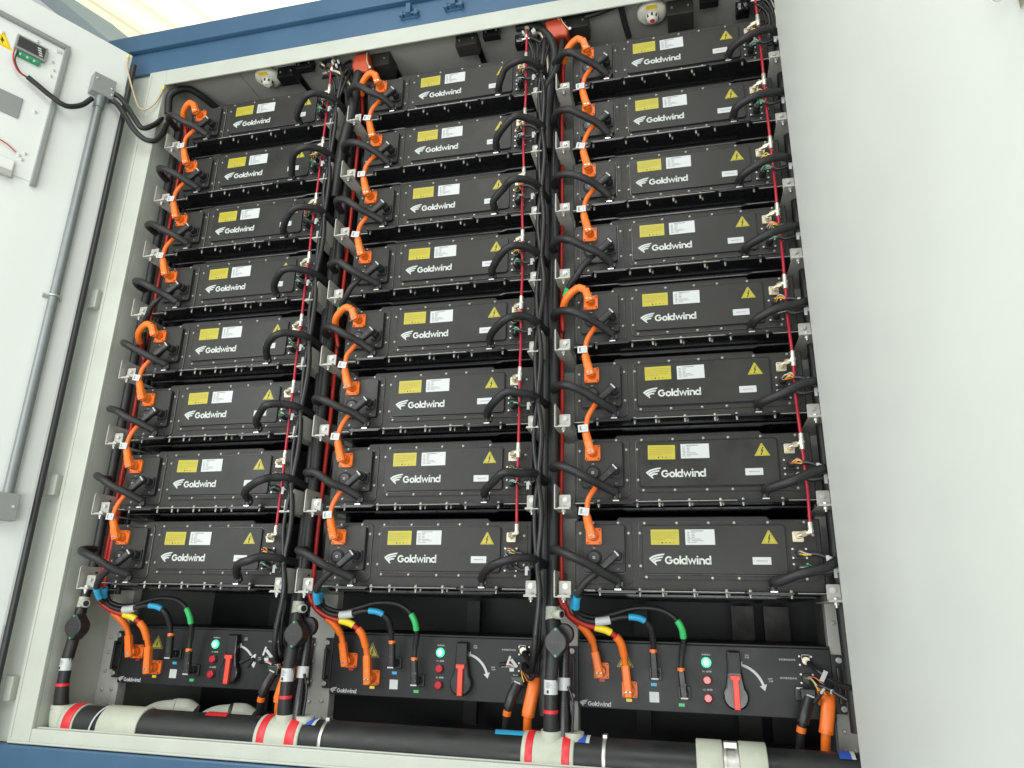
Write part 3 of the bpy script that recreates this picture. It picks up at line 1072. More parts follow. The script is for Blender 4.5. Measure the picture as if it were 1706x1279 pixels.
    if c < 3:
        mb = MB()
        xq = X1 + 0.072
        mb.tube([(X1 + 0.02, 0.045, -0.26), (X1 + 0.045, 0.04, -0.33), (xq, 0.03, -0.40), (xq, 0.02, -0.52), (xq, 0.015, -0.61), (xq, 0.01, -0.672)], [0.016, 0.018, 0.019, 0.019, 0.025, 0.026], BEAM, 18, sub=5)
        mb.tube([(xq + 0.018, 0.0, -0.52), (xq + 0.034, 0.0, -0.57), (xq + 0.030, 0.0, -0.665)], 0.005, BEAM, 10, sub=5)
        mb.build("lower_branch", root, o_)
        mb = MB()
        mb.cyl((xq - 0.003, 0.050, -0.355), (xq - 0.003, 0.020, -0.355), 0.036, PLAST, 24, 0.004)
        mb.build("knob", root, o_)
        mb = MB()
        mb.tube([(xq, 0.022, -0.495), (xq, 0.020, -0.535)], 0.0215, PAPER, 18)
        mb.build("white_band", root, o_)

# extra black trunk cables filling the gaps
for c in (2, 3):
    for k, (dx, dy, rr) in enumerate(((-0.372, 0.075, 0.015), (-0.398, 0.060, 0.012), (-0.350, 0.120, 0.018))):
        jr = random.Random(c * 10 + k)
        X0 = (c - 2) * 0.984 + dx
        mb = MB()
        mb.tube([(X0 + jr.uniform(-.006, .006), dy + jr.uniform(-.01, .01), z) for z in (-0.26, -0.1, 0.1, 0.35, 0.6, 0.9, 1.2, 1.5, 1.8, 2.02, 2.2)], rr, RUBBER, 12, sub=4)
        tag(mb.build("gap_cable"), "%s black trunk cable behind the looms %s" % (("medium", "thin", "thick rearmost")[k], GAPN[c]), "cable", "black trunk cables in the gaps between the columns")

for c in (1, 2):  # cables added to cover the grey posts so the gaps go dark
    for k, (dx, dy, rr) in enumerate(((0.578, 0.090, 0.017), (0.628, 0.015, 0.013))):
        jr = random.Random(c * 17 + k)
        X0 = (c - 2) * 0.984 + dx
        mb = MB()
        mb.tube([(X0 + jr.uniform(-.008, .008), dy + jr.uniform(-.01, .01), z) for z in (-0.26, -0.1, 0.1, 0.35, 0.6, 0.9, 1.2, 1.5, 1.8, 2.02, 2.2)], rr, RUBBER, 12, sub=4)
        tag(mb.build("gap_cable"), "%s black cable added to darken the gap by the %s column's right side" % (("thick", "slim")[k], SIDE[c]), "cable", "black trunk cables in the gaps between the columns")
# thin leads gathered under the ceiling over each gap
for c, xg in ((1, -0.43), (2, 0.55), (3, 1.53)):
    root = empty("lead_bundle", (xg, 0.0, 2.29), "tangle of thin leads with white tags under the ceiling, %s" % {1: "above the left gap", 2: "above the right gap", 3: "at the right end"}[c], "leads", "thin leads tangled under the ceiling")
    o_ = root.location
    jr = random.Random(c * 5)
    for k in range(9):
        mb = MB()
        x0 = xg + jr.uniform(-.10, .08)
        x1 = xg + jr.uniform(-.03, .07)
        P = [(x0, jr.uniform(0.0, 0.10), 2.292), (x0 + jr.uniform(-.03, .03), jr.uniform(-.03, .05), 2.255 - jr.uniform(0, .03)), ((x0 + x1) / 2, -0.03 + jr.uniform(-.02, .02), 2.20 + jr.uniform(-.03, .02)), (x1, -0.02, 2.12), (x1 + jr.uniform(-.01, .01), 0.02, 2.00)]
        mb.tube(P, jr.choice((0.003, 0.0045, 0.007)), [RUBBER, RUBBER, LOOM, LOOM, BRASS][k % 5] if k < 8 else PLAST, 8, sub=6)
        mb.build("lead", root, o_)
    for k in range(3):
        mb = MB()
        x0 = xg + jr.uniform(-.06, .05)
        z0 = 2.21 + jr.uniform(0, .04)
        mb.tube([(x0, -0.045, z0), (x0 + 0.008, -0.050, z0 - 0.022)], 0.0055, PAPER, 8)
        mb.build("white_tag", root, o_)

# extra black cables along the left wall
for k, (dx, dy, rr) in enumerate(((-1.300, 0.085, 0.014), (-1.276, 0.10, 0.012))):
    mb = MB()
    mb.tube([(dx + 0.02, dy, -0.25), (dx, dy, 0.2), (dx + 0.004, dy, 1.0), (dx - 0.002, dy, 1.7), (dx, dy, 2.20)], rr, RUBBER, 12, sub=5)
    o = mb.build("trunk_cable")
    tag(o, ["thick black trunk cable running up the left wall", "thinner black trunk cable running up beside the left column packs"][k], "cable", "black trunk cables at the left wall")

# ------------------------------------------------------------------ suppression tubes
for c in (1, 2, 3):
    X0 = (c - 2) * 0.984 + {1: 0.525, 2: 0.512, 3: 0.520}[c]
    root = empty("suppression_tube", (X0, -0.03, 0.0), "pinkish red suppression tube with brass tees down the right side of the %s column" % SIDE[c], "tube", "red suppression tubes")
    o_ = root.location
    jr = random.Random(c)
    for r in range(1, 9):
        z = (8 - r) * 0.3 - 0.012
        zt = z + 0.3
        xo = X0
        mb = MB()
        mb.tube([(xo, -0.032, z + 0.018), (xo + jr.uniform(-.004, .004), -0.034, z + 0.15), (xo, -0.032, (zt - 0.018) if r > 1 else z + 0.11)], 0.0056, PINK, 10, sub=4)
        mb.build("tube", root, o_)
        mb = MB()
        lo = z - 0.026 if r < 8 else z - 0.008
        mb.cyl((xo, -0.032, lo), (xo, -0.032, z + 0.030), 0.0085, SILVER, 12, 0.001)
        mb.tube([(xo, -0.032, z - 0.003), (xo, -0.032, z + 0.003)], 0.0098, SILVER, 6, False)
        gx = (c - 2) * 0.984 + 0.4835
        mb.tube([(xo, -0.032, z - 0.004), (xo - 0.015, -0.030, z - 0.006)], 0.0078, BRASS, 8)
        mb.tube([(xo - 0.012, -0.030, z - 0.006), (xo - 0.026, -0.024, z - 0.009)], 0.0105, BRASS, 6, False)
        mb.tube([(xo - 0.024, -0.025, z - 0.009), (gx, -0.018, z - 0.013)], 0.0068, BRASS, 8)
        mb.build("tee", root, o_)
    mb = MB()
    zt = 7 * 0.3 + 0.10
    mb.cyl((X0, -0.030, zt), (X0, -0.026, zt + 0.05), 0.0105, SILVER, 12, 0.001)
    mb.cyl((X0, -0.026, zt + 0.045), (X0, -0.02, 2.298), 0.0055, BRASS, 10)
    mb.cyl((X0, -0.026, zt + 0.062), (X0, -0.02, zt + 0.075), 0.012, BRASS, 6)
    mb.cyl((X0 - 0.02, -0.032, zt - 0.002), (X0 + 0.02, -0.032, zt - 0.002), 0.004, SILVER, 8)
    mb.build("top_fitting", root, o_)

# ------------------------------------------------------------------ signal looms
WCOL = [PAPER, YELT, ORANGE, GREENW, PAPER, REDC]
for c in (1, 2, 3):
    XB = (c - 2) * 0.984
    jr = random.Random(c * 7)
    XT = XB + (0.592 if c < 3 else 0.625)
    root = empty("wiring_loom", (XT, -0.03, 0), "black corrugated wiring loom with branches and white tags beside the %s column" % SIDE[c], "wiring loom", "corrugated wiring looms")
    o_ = root.location
    nodes = [Vector((XT + jr.uniform(-.006, .006), -0.060, (8 - r) * 0.3 - 0.128)) for r in range(1, 9)]
    mb = MB()
    if c < 3:
        top = Vector((XT + 0.005, -0.03, 2.20))
        for i, a in enumerate(nodes):
            b = nodes[i + 1] if i < 7 else Vector((XT - 0.002, -0.055, -0.36))
            mid = a.lerp(b, 0.5)
            fn = corrugated if i >= 1 else (lambda m_, p_, r_, q_: m_.tube(p_, r_ * 0.8, q_, 9, sub=8))
            fn(mb, [a, mid + Vector((0.014 + jr.uniform(-.004, .004), -0.006, 0.02)), b], 0.0112, LOOM)
            if i < 7:
                fn(mb, [a, a.lerp(b, 0.25) + Vector((-0.010, 0.004, 0)), mid + Vector((-0.012 + jr.uniform(-.004, .004), 0.002, -0.02)), b], 0.0098, LOOM)
                if i < 4:
                    fn(mb, [a, mid + Vector((0.002, 0.010, 0)), b], 0.0070, LOOM)
            mb.tube([a + Vector((0, 0, 0.006)), a - Vector((0, 0, 0.006))], 0.0125, LOOM, 10)
        corrugated(mb, [Vector((XT - 0.002, -0.055, -0.355)), Vector((XT - 0.010, -0.040, -0.42)), Vector((XT - 0.030, 0.02, -0.475)), Vector((XB + 0.530, 0.10, -0.485)), Vector((XB + 0.503, 0.155, -0.470))], 0.0105, LOOM)
        corrugated(mb, [nodes[7], Vector((XT + 0.012, -0.045, -0.22)), Vector((XT + 0.008, -0.04, -0.34)), Vector((XT - 0.008, 0.00, -0.42)), Vector((XB + 0.545, 0.09, -0.455)), Vector((XB + 0.505, 0.16, -0.425))], 0.0085, LOOM)
        mb.tube([top, nodes[0] + Vector((0.012, 0.0, 0.13)), nodes[0]], 0.009, LOOM, 10, sub=6)
        mb.tube([top + Vector((0.02, 0.02, 0)), nodes[0] + Vector((0.026, 0.01, 0.13)), nodes[0]], 0.007, LOOM, 10, sub=6)
        e = nodes[-1]
    else:
        corrugated(mb, [nodes[0] + Vector((0.015, 0.05, 0.2)), nodes[0] + Vector((0.01, 0.05, 0)), nodes[4] + Vector((0.012, 0.05, 0)), nodes[7] + Vector((0.01, 0.05, 0)), (XT, 0.0, -0.30)], 0.010, LOOM)
    mb.build("trunk", root, o_)
    for r in range(1, 9):
        n0 = nodes[r - 1]
        for s_, zc in ((0, -0.0805), (1, -0.1295)):
            zz = (8 - r) * 0.3 + zc
            px0 = Vector((XB + 0.4835, -0.022, zz))
            pe = Vector((XB + 0.505, -0.050, zz - 0.006))
            mb = MB()
            mb.cyl(px0 + Vector((0, 0.004, 0)), px0 + Vector((0, -0.014, 0)), 0.0125, PLAST, 12, 0.002)
            mb.cyl(px0 + Vector((0, -0.004, 0)), px0 + Vector((0, -0.008, 0)), 0.0140, BRASS if c < 3 and s_ == 0 else PLAST, 12)
            mb.build("connector", root, o_)
            mb = MB()
            cols = [0, 1, 2, 1, 0, 2] if s_ == 0 else [3, 0, 3, 0, 4, 3]
            for k in range(6):
                a = px0 + Vector((jr.uniform(-.008, .008), -0.013, jr.uniform(-.007, .007)))
                q = a.lerp(pe, 0.5) + Vector((jr.uniform(-.006, .010), -0.014 + jr.uniform(-.006, .004), jr.uniform(-.006, .012)))
                mb.tube([a, q, pe + Vector((0.012, 0, jr.uniform(-.003, .003)))], 0.0017, WCOL[cols[k]] if (c == 3 or jr.random() < 0.55) else PLAST, 6, sub=4)
            mb.build("wires", root, o_)
            mb = MB()
            P = [pe + Vector((0.008, 0, 0)), pe + Vector((0.035, -0.004, -0.004 - 0.006 * s_)), n0 + Vector((-0.012, 0.0, 0.002 - 0.004 * s_))]
            mb.tube(P, 0.0072, LOOM, 10, sub=5)
            mb.build("branch", root, o_)
            mb = MB()
            fr = 0.42 if s_ == 0 else 0.62
            if c < 3 and s_ == 0:
                continue
            tp_ = pathseg(P, fr, fr + 0.14)
            mb.tube(tp_, 0.0086, PAPER, 10)
            cc = tp_[0]
            mb.box(cc.x - 0.004, cc.x + 0.006, cc.y - 0.0095, cc.y - 0.0088, cc.z - 0.022, cc.z + 0.006, PAPER)
            mb.build("tag", root, o_)

# ------------------------------------------------------------------ high voltage switch boxes
YP = 0.2
BO = (0.14, 0.2, -0.605)


def make_box():
    root = empty("switch_box", (0, 0, 0))
    mb = MB()
    mb.box(-0.286, 0.576, YP, 0.70, -0.606, -0.383, PANEL, 0.003)
    mb.build("face", root, BO)
    mb = MB()
    mb.prism([(-0.286, -0.3826), (0.576, -0.3826), (0.576, -0.3745), (-0.286, -0.3745)], YP + 0.004, 0.69, PANEL, 'Y', 0.002)
    mb.build("top_flange", root, BO)
    for s_ in (-1, 1):
        mb = MB()
        x0, x1 = ((-0.318, -0.2865) if s_ < 0 else (0.5765, 0.610))
        mb.box(x0, x1, YP - 0.002, YP + 0.006, -0.585, -0.400, PLAST, 0.001)
        xx0, xx1 = (-0.306, -0.296) if s_ < 0 else (0.586, 0.597)
        mb.box(xx0, xx1, YP - 0.034, YP - 0.022, -0.552, -0.438, PLAST, 0.003)
        for z in (-0.545, -0.450):
            mb.box(xx0, xx1, YP - 0.024, YP - 0.001, z - 0.006, z + 0.006, PLAST)
        mb.build("handle", root, BO)
        for z in (-0.417, -0.568):
            mb = MB()
            x = -0.3085 if s_ < 0 else 0.600
            mb.cyl((x, YP - 0.002, z), (x, YP - 0.009, z), 0.0105, STEEL, 18, 0.002)
            mb.cyl((x, YP - 0.009, z), (x, YP - 0.0096, z), 0.0045, POST, 6)
            mb.build("screw", root, BO)
    y = YP - 0.0006
    mb = MB()
    logo(mb, -0.282, -0.598, 0.000124, y, LOGO)
    mb.build("lettering", root, BO)
    # triangle
    mb = MB()
    cx, cz = -0.1165, -0.448
    for s_, yy, m_ in ((1.0, y, YEL), (0.90, y - 0.0004, PANEL), (0.74, y - 0.0008, YEL)):
        mb.prism([(cx - 0.030 * s_, cz - 0.017 * s_), (cx + 0.030 * s_, cz - 0.017 * s_), (cx, cz + 0.036 * s_)], yy, yy + 0.0003, m_)
    mb.prism([(cx + .002, cz + .016), (cx - .006, cz - .001), (cx - .001, cz), (cx - .004, cz - .012), (cx + .007, cz + .003), (cx + .001, cz + .002), (cx + .005, cz + .015)], y - 0.0012, y - 0.0009, BLK)
    mb.build("high_voltage_sign", root, BO)
    # white square plate left blank where the code was, small coloured marks
    mb = MB()
    mb.box(-0.0345, -0.001, y, y + 0.0004, -0.577, -0.543, PAPER)
    mb.build("blank_sticker", root, BO)
    for cx, cz, m_, t in ((-0.106, -0.574, YELT, "B-"), (-0.2005, -0.512, REDC, "B+"), (-0.0175, -0.519, BLUET, "P1"), (0.0755, -0.581, GREENT, "P2")):
        mb = MB()
        mb.box(cx - 0.010, cx + 0.010, y, y + 0.0004, cz - 0.005, cz + 0.005, m_)
        mb.build("port_mark", root, BO)
    # sockets
    for cx, cz in ((-0.2010, -0.4790), (-0.1020, -0.5380)):
        mb = MB()
        mb.plate(cx - 0.0275, cx + 0.0275, cz - 0.0275, cz + 0.0275, YP - 0.011, YP - 0.0002, ORANGE, 0.006, 0.002, 4)
        for sx in (-0.0215, 0.0215):
            for sz in (-0.0215, 0.0215):
                mb.cyl((cx + sx, YP - 0.011, cz + sz), (cx + sx, YP - 0.0145, cz + sz), 0.0050, ORANGE, 12)
                mb.cyl((cx + sx, YP - 0.0145, cz + sz), (cx + sx, YP - 0.0155, cz + sz), 0.0028, PLAST, 8)
        mb.cyl((cx, YP - 0.010, cz), (cx, YP - 0.030, cz), 0.0175, ORANGE, 20, 0.002)
        mb.build("orange_socket", root, BO)
    for cx, cz in ((-0.0100, -0.4820), (0.0870, -0.5410)):
        mb = MB()
        mb.plate(cx - 0.022, cx + 0.022, cz - 0.022, cz + 0.022, YP - 0.010, YP - 0.0002, PLAST, 0.005, 0.002, 4)
        mb.cyl((cx, YP - 0.008, cz), (cx, YP - 0.032, cz), 0.0150, PLAST, 20, 0.002)
        mb.build("black_socket", root, BO)
    # lamps
    mb = MB()
    gz = (-0.439, -0.4965, -0.5545)
    mb.cyl((0.166, YP - 0.0002, gz[0]), (0.166, YP - 0.006, gz[0]), 0.0170, GREENL, 28, 0.002)
    mb.cyl((0.166, YP - 0.0060, gz[0]), (0.166, YP - 0.011, gz[0]), 0.0120, GREENC, 24, 0.004)
    mb.build("green_lamp", root, BO)
    for z in gz[1:]:
        mb = MB()
        mb.cyl((0.166, YP - 0.0002, z), (0.166, YP - 0.005, z), 0.0165, CHROME, 24, 0.001)
        mb.cyl((0.166, YP - 0.005, z), (0.166, YP - 0.015, z), 0.0150, REDL, 28, 0.0035)
        mb.build("red_lamp", root, BO)
    # rotary isolator
    mb = MB()
    hand = [(0.2360, -0.402), (0.2400, -0.3975), (0.2760, -0.3975), (0.2800, -0.402), (0.2830, -0.470)]
    for k in range(19):
        a = math.radians(40 - k * (260 / 18))
        hand.append((0.2585 + 0.0430 * math.cos(a), -0.5450 + 0.0430 * math.sin(a)))
    hand.append((0.2340, -0.470))
    mb.prism(hand, YP - 0.030, YP - 0.0002, BEAM, 'Y', 0.006)
    mb.plate(0.2400, 0.2780, -0.470, -0.403, YP - 0.0308, YP - 0.0301, PANEL, 0.002, 0.0003, 2)
    iso = mb.build("isolator", root, BO)
    mb = MB()
    mb.prism([(0.2420, -0.4760), (0.2760, -0.4760), (0.2760, -0.4890), (0.2705, -0.4930), (0.2705, -0.5850), (0.2500, -0.5850), (0.2500, -0.4930), (0.2420, -0.4890)], YP - 0.043, YP - 0.0305, REDH, 'Y', 0.0025)
    h = mb.build("red_grip", iso)
    h.location = (-BO[0], -BO[1], -BO[2])
    # arrow
    mb = MB()
    cx, cz, R_ = 0.262, -0.535, 0.0985
    pts = []
    N = 14
    a0, a1 = math.radians(76), math.radians(18)
    for k in range(N + 1):
        a = a0 + (a1 - a0) * k / N
        pts.append((cx + R_ * math.cos(a), cz + R_ * math.sin(a)))
    ins = []
    for k in range(N + 1):
        a = a0 + (a1 - a0) * k / N
        ins.append((cx + (R_ - 0.0085) * math.cos(a), cz + (R_ - 0.0085) * math.sin(a)))
    V = [(p[0], y, p[1]) for p in pts] + [(p[0], y, p[1]) for p in ins]
    mb.add(V, [(k, k + 1, N + 2 + k, N + 1 + k) for k in range(N)], LOGO)
    Rm = R_ - 0.0042
    for a, da in ((a0, 0.20), (a1, -0.20)):
        c_, s_ = math.cos(a), math.sin(a)
        tip = (cx + Rm * math.cos(a + da), cz + Rm * math.sin(a + da))
        mb.add([(cx + (Rm + 0.0125) * c_, y, cz + (Rm + 0.0125) * s_), (cx + (Rm - 0.0125) * c_, y, cz + (Rm - 0.0125) * s_), (tip[0], y, tip[1])], [(0, 1, 2)], LOGO)
    mb.build("arrow", root, BO)
    for tx, x0, x1, z0, z1 in (("ON", 0.297, 0.310, -0.4135, -0.4085), ("合闸", 0.296, 0.311, -0.4210, -0.4150), ("OFF", 0.368, 0.383, -0.4870, -0.4820), ("分闸", 0.370, 0.384, -0.4950, -0.4890),
                              ("电源指示", 0.152, 0.182, -0.4165, -0.4105), ("R1 故障", 0.152, 0.182, -0.4720, -0.4660), ("R2 故障", 0.152, 0.182, -0.5310, -0.5250),
                              ("本机通讯及供电", 0.408, 0.462, -0.4240, -0.4175), ("级间通讯及供电", 0.408, 0.462, -0.4830, -0.4765)):
        mb = MB()
        put_text(mb, tx, LOGO, x0, x1, z0, z1, y, 0.004)
        mb.build("marking", root, BO)
    # signal ports at the right
    for cz in (-0.4215, -0.4790):
        mb = MB()
        mb.cyl((0.4940, YP - 0.0002, cz), (0.4940, YP - 0.016, cz), 0.0175, PLAST, 24, 0.002)
        mb.cyl((0.4940, YP - 0.016, cz), (0.4940, YP - 0.020, cz), 0.0130, BRASS if cz > -0.45 else PLAST, 16, 0.001)
        if cz > -0.45:
            mb.tube([(0.481, YP - 0.024, cz + 0.004), (0.481, YP - 0.024, cz + 0.019), (0.505, YP - 0.024, cz + 0.019), (0.505, YP - 0.024, cz + 0.006)], 0.0015, PAPER, 6)
        mb.build("signal_port", root, BO)
        for sx in (0.4755, 0.5135):
            for sz in (cz - 0.014, cz + 0.013):
                mb = MB()
                mb.cyl((sx, YP - 0.0002, sz), (sx, YP - 0.004, sz), 0.0040, STEEL, 10, 0.001)
                mb.build("port_screw", root, BO)
    mb = MB()
    mb.plate(0.4500, 0.5050, -0.5480, -0.5080, YP - 0.012, YP - 0.0002, PLAST, 0.004, 0.002, 3)
    mb.box(0.4560, 0.4760, YP - 0.0135, YP - 0.012, -0.5120, -0.5060, PAPER)
    mb.build("lower_socket", root, BO)
    mb = MB()
    mb.plate(0.520, 0.566, -0.560, -0.512, YP - 0.011, YP - 0.0002, ORANGE, 0.005, 0.002, 3)
    mb.build("lower_orange_socket", root, BO)
    return root


box0 = make_box()
for c in (1, 2, 3):
    b = box0 if c == 1 else copy_tree(box0)
    b.location = Vector(((c - 2) * 0.984, 0, 0)) + Vector(BO)
    tag(b, "black high voltage switch box with red handle and lit green lamp under the %s column" % SIDE[c], "switch box", "high voltage switch boxes at the bottom of the rack")

# cables of each switch box (template from the middle one, local coordinates equal world)
CA = [(-0.3312, 0.0400, -0.2298), (-0.3134, 0.0500, -0.2706), (-0.2899, 0.0700, -0.3023), (-0.2569, 0.0900, -0.3280), (-0.2336, 0.1100, -0.3568), (-0.2226, 0.1300, -0.3833), (-0.2181, 0.1420, -0.4127)]
CB = [(-0.3240, 0.0450, -0.2443), (-0.2968, 0.0550, -0.2908), (-0.2501, 0.0750, -0.3190), (-0.2103, 0.0850, -0.3298), (-0.1613, 0.0900, -0.3432), (-0.1256, 0.1050, -0.3743), (-0.1146, 0.1250, -0.4148), (-0.1108, 0.1420, -0.4555)]
CC_ = [(-0.2686, 0.0200, -0.2265), (-0.2769, 0.0350, -0.2644), (-0.2624, 0.0550, -0.2960), (-0.2215, 0.0700, -0.3108), (-0.1643, 0.0750, -0.3066), (-0.1082, 0.0800, -0.2937), (-0.0510, 0.0850, -0.2972), (-0.0194, 0.1000, -0.3225), (-0.0115, 0.1250, -0.3658), (-0.0124, 0.1420, -0.4036)]
CD = [(-0.2742, 0.0450, -0.2524), (-0.2667, 0.0600, -0.2813), (-0.2170, 0.0850, -0.2977), (-0.1558, 0.0950, -0.2876), (-0.0736, 0.1000, -0.2642), (0.0054, 0.1000, -0.2639), (0.0591, 0.1000, -0.2861), (0.0888, 0.1050, -0.3257), (0.0928, 0.1250, -0.3744), (0.0842, 0.1420, -0.4206), (0.0801, 0.1480, -0.4607)]
for c in (1, 2, 3):
    off = Vector(((c - 2) * 0.984, 0, 0))
    root = empty("hv_cable", off, "orange ended red cable in the %s switch box's upper left socket" % SIDE[c], "power cable", "red cables plugged into the switch boxes")
    mb = MB()
    mb.tube(pathseg(CA, 0, 0.55), 0.0105, REDC, 12)
    mb.build("cable", root)
    mb = MB()
    mb.tube(pathseg(CA, 0.5, 0.85), 0.0145, ORANGE, 14)
    mb.tube(pathseg(CA, 0.8, 1.0), 0.0115, ORANGE, 14)
    mb.build("sleeve", root)
    mb = MB()
    bot = Vector((-0.2010, 0.150, -0.499))
    plug(mb, bot, CA[-1], 0.0150, ORANGE, True)
    mb.tube([(-0.2010, 0.171, -0.4790), (-0.2010, 0.150, -0.4790)], 0.0165, ORANGE, 14)
    mb.build("orange_plug", root)
    root = empty("hv_cable", off, "red cable with yellow tape and orange plug in the %s switch box" % SIDE[c], "power cable", "yellow taped cables plugged into the switch boxes")
    mb = MB()
    mb.tube(pathseg(CB, 0, 0.72), 0.0105, REDC, 12)
    mb.build("cable", root)
    mb = MB()
    mb.tube(pathseg(CB, 0.45, 0.62), 0.0135, YELT, 12)
    mb.build("yellow_tape", root)
    mb = MB()
    mb.tube(pathseg(CB, 0.68, 0.90), 0.0145, ORANGE, 14)
    mb.tube(pathseg(CB, 0.88, 1.0), 0.0115, ORANGE, 14)
    mb.build("sleeve", root)
    mb = MB()
    plug(mb, (-0.1020, 0.150, -0.560), CB[-1], 0.0150, ORANGE, True)
    mb.tube([(-0.1020, 0.171, -0.5380), (-0.1020, 0.150, -0.5380)], 0.0165, ORANGE, 14)
    mb.build("orange_plug", root)
    for k, (P, end, cx, cz, tm, t0, t1) in enumerate(((CC_, (-0.0100, 0.150, -0.498), -0.0100, -0.4820, BLUET, 0.60, 0.73), (CD, (0.0870, 0.150, -0.556), 0.0870, -0.5410, GREENT, 0.70, 0.81))):
        root = empty("black_cable", off, "black cable with %s tape plugged into the %s switch box" % (("blue and white", SIDE[c]) if k == 0 else ("green", SIDE[c])), "power cable", "black cables plugged into the switch boxes")
        mb = MB()
        mb.tube(P, 0.0092, RUBBER, 12, sub=6)
        mb.build("cable", root)
        mb = MB()
        mb.tube(pathseg(P, 0.75 if k == 0 else 0.84, 0.93), 0.0120, RUBBER, 12)
        mb.build("sleeve", root)
        mb = MB()
        mb.tube(pathseg(P, t0, t1), 0.0118, tm, 12)
        mb.build("tape", root)
        if k == 0:
            mb = MB()
            mb.tube(pathseg(P, 0.0, 0.10), 0.0130, BLUET, 12)
            mb.build("upper_tape", root)
            mb = MB()
            mb.tube(pathseg(P, 0.33, 0.45), 0.0150, PAPER, 12)
            mb.build("white_tag", root)
        mb = MB()
        e = Vector(P[-1])
        mb.tube([e + Vector((0, 0, 0.004)), e - Vector((0, 0, 0.008))], 0.0132, ORANGE, 12)
        mb.build("orange_ring", root)
        mb = MB()
        plug(mb, end, e - Vector((0, 0, 0.004)), 0.0128, PLAST, False)
        q = Vector(end) + Vector((0, -0.012, 0.002))
        mb.tube([q - Vector((0.012, 0, 0)), q + Vector((0.012, 0, 0))], 0.0030, PAPER, 6, False)
        for s_ in (-0.006, 0.006):
            mb.tube([q + Vector((s_, 0, 0.012)), q + Vector((s_, 0.001, 0.045))], 0.0012, POST, 5)
        mb.tube([(cx, 0.170, cz), (cx, 0.150, cz)], 0.0135, PLAST, 14)
        mb.build("black_plug", root)
    # lower right connectors
    root = empty("output_cable", off, "thick black output cable with orange ring leaving the %s switch box downwards" % SIDE[c], "power cable", "black output cables of the switch boxes")
    P = [(0.4850, 0.135, -0.535), (0.4650, 0.120, -0.585), (0.4480, 0.130, -0.650), (0.4400, 0.160, -0.740)]
    mb = MB()
    mb.tube(P, 0.0130, RUBBER, 14, sub=6)
    mb.build("cable", root)
    mb = MB()
    mb.tube(pathseg(P, 0.0, 0.36), 0.0195, PLAST, 14)
    mb.box(0.4620, 0.5080, 0.125, 0.160, -0.5380, -0.5060, PLAST, 0.004)
    mb.tube([(0.478, 0.118, -0.522), (0.500, 0.118, -0.530)], 0.003, PAPER, 6)
    mb.build("plug", root)
    mb = MB()
    mb.tube(pathseg(P, 0.42, 0.50), 0.0150, ORANGE, 14)
    mb.build("orange_ring", root)
    root = empty("output_cable", off, "thick orange output cable leaving the %s switch box downwards" % SIDE[c], "power cable", "orange output cables of the switch boxes")
    P = [(0.5480, 0.150, -0.515), (0.5420, 0.135, -0.560), (0.5280, 0.130, -0.630), (0.5230, 0.140, -0.680), (0.5200, 0.150, -0.760)]
    mb = MB()
    mb.tube(P, 0.0150, ORANGE, 14, sub=6)
    mb.build("cable", root)
    mb = MB()
    mb.tube(pathseg(P, 0.0, 0.46), 0.0215, ORANGE, 16, sq=0.3)
    mb.cyl(pathseg(P, 0.455, 0.5)[0], pathseg(P, 0.455, 0.5)[-1], 0.0225, ORANGE, 16)
    mb.tube([(0.535, 0.126, -0.528), (0.558, 0.126, -0.528)], 0.003, PAPER, 6)
    mb.build("plug", root)
    # signal wires hanging at the ports
    jr = random.Random(c + 40)
    root = empty("signal_lead", off, "small signal leads with white tags at the %s switch box's right ports" % SIDE[c], "signal lead", "signal leads at the switch boxes")
    mb = MB()
    ex = 0.60 if c == 3 else 0.590
    mb.tube([(0.500, 0.165, -0.427), (0.520, 0.13, -0.447), (0.545, 0.11, -0.468), (0.575, 0.07, -0.486), (ex, 0.0, -0.488 if c == 3 else -0.36)], 0.0085, LOOM, 12, sub=6)
    mb.tube([(0.500, 0.155, -0.482), (0.520, 0.12, -0.492), (0.550, 0.10, -0.505), (ex + 0.02, 0.05, -0.545 if c == 3 else -0.37)], 0.0075, LOOM, 12, sub=6)
    mb.build("sleeve", root)
    mb = MB()
    for k in range(9):
        a = Vector((0.494 + jr.uniform(-.006, .008), 0.172, -0.479 + jr.uniform(-.008, .008)))
        b = a + Vector((jr.uniform(0.02, 0.05), -0.05 - jr.uniform(0, 0.02), jr.uniform(-0.045, -0.005)))
        mb.tube([a, a.lerp(b, 0.4) + Vector((0, -0.015, jr.uniform(0, .012))), b], 0.0017, WCOL[k % 6], 6, sub=4)
    mb.build("wires", root)
    for k, (x, z, ww, hh, ang) in enumerate((((0.532, -0.462, 0.014, 0.036, 25), (0.553, -0.508, 0.012, 0.014, 10)) if c == 3 else ((0.462, -0.452, 0.007, 0.034, 20), (0.482, -0.460, 0.010, 0.034, -40), (0.474, -0.482, 0.016, 0.012, 0)))):
        mb = tagmesh(None, ww, hh, PAPER)
        t = mb.build("tag", root)
        t.location = (x, 0.092, z)
        t.rotation_euler = (0.2, math.radians(ang), 0.2)
    mb = MB()
    if c == 1:
        for pa, pb in (((0.345, 0.120, -0.500), (0.400, 0.105, -0.478)), ((0.385, 0.110, -0.515), (0.412, 0.100, -0.482))):
            mb.tube([pa, pb], 0.0075, PLAST, 8, False)
        mb.tube([(0.402, 0.103, -0.479), (0.422, 0.10, -0.466), (0.416, 0.10, -0.478)], 0.004, PAPER, 6, sub=3)
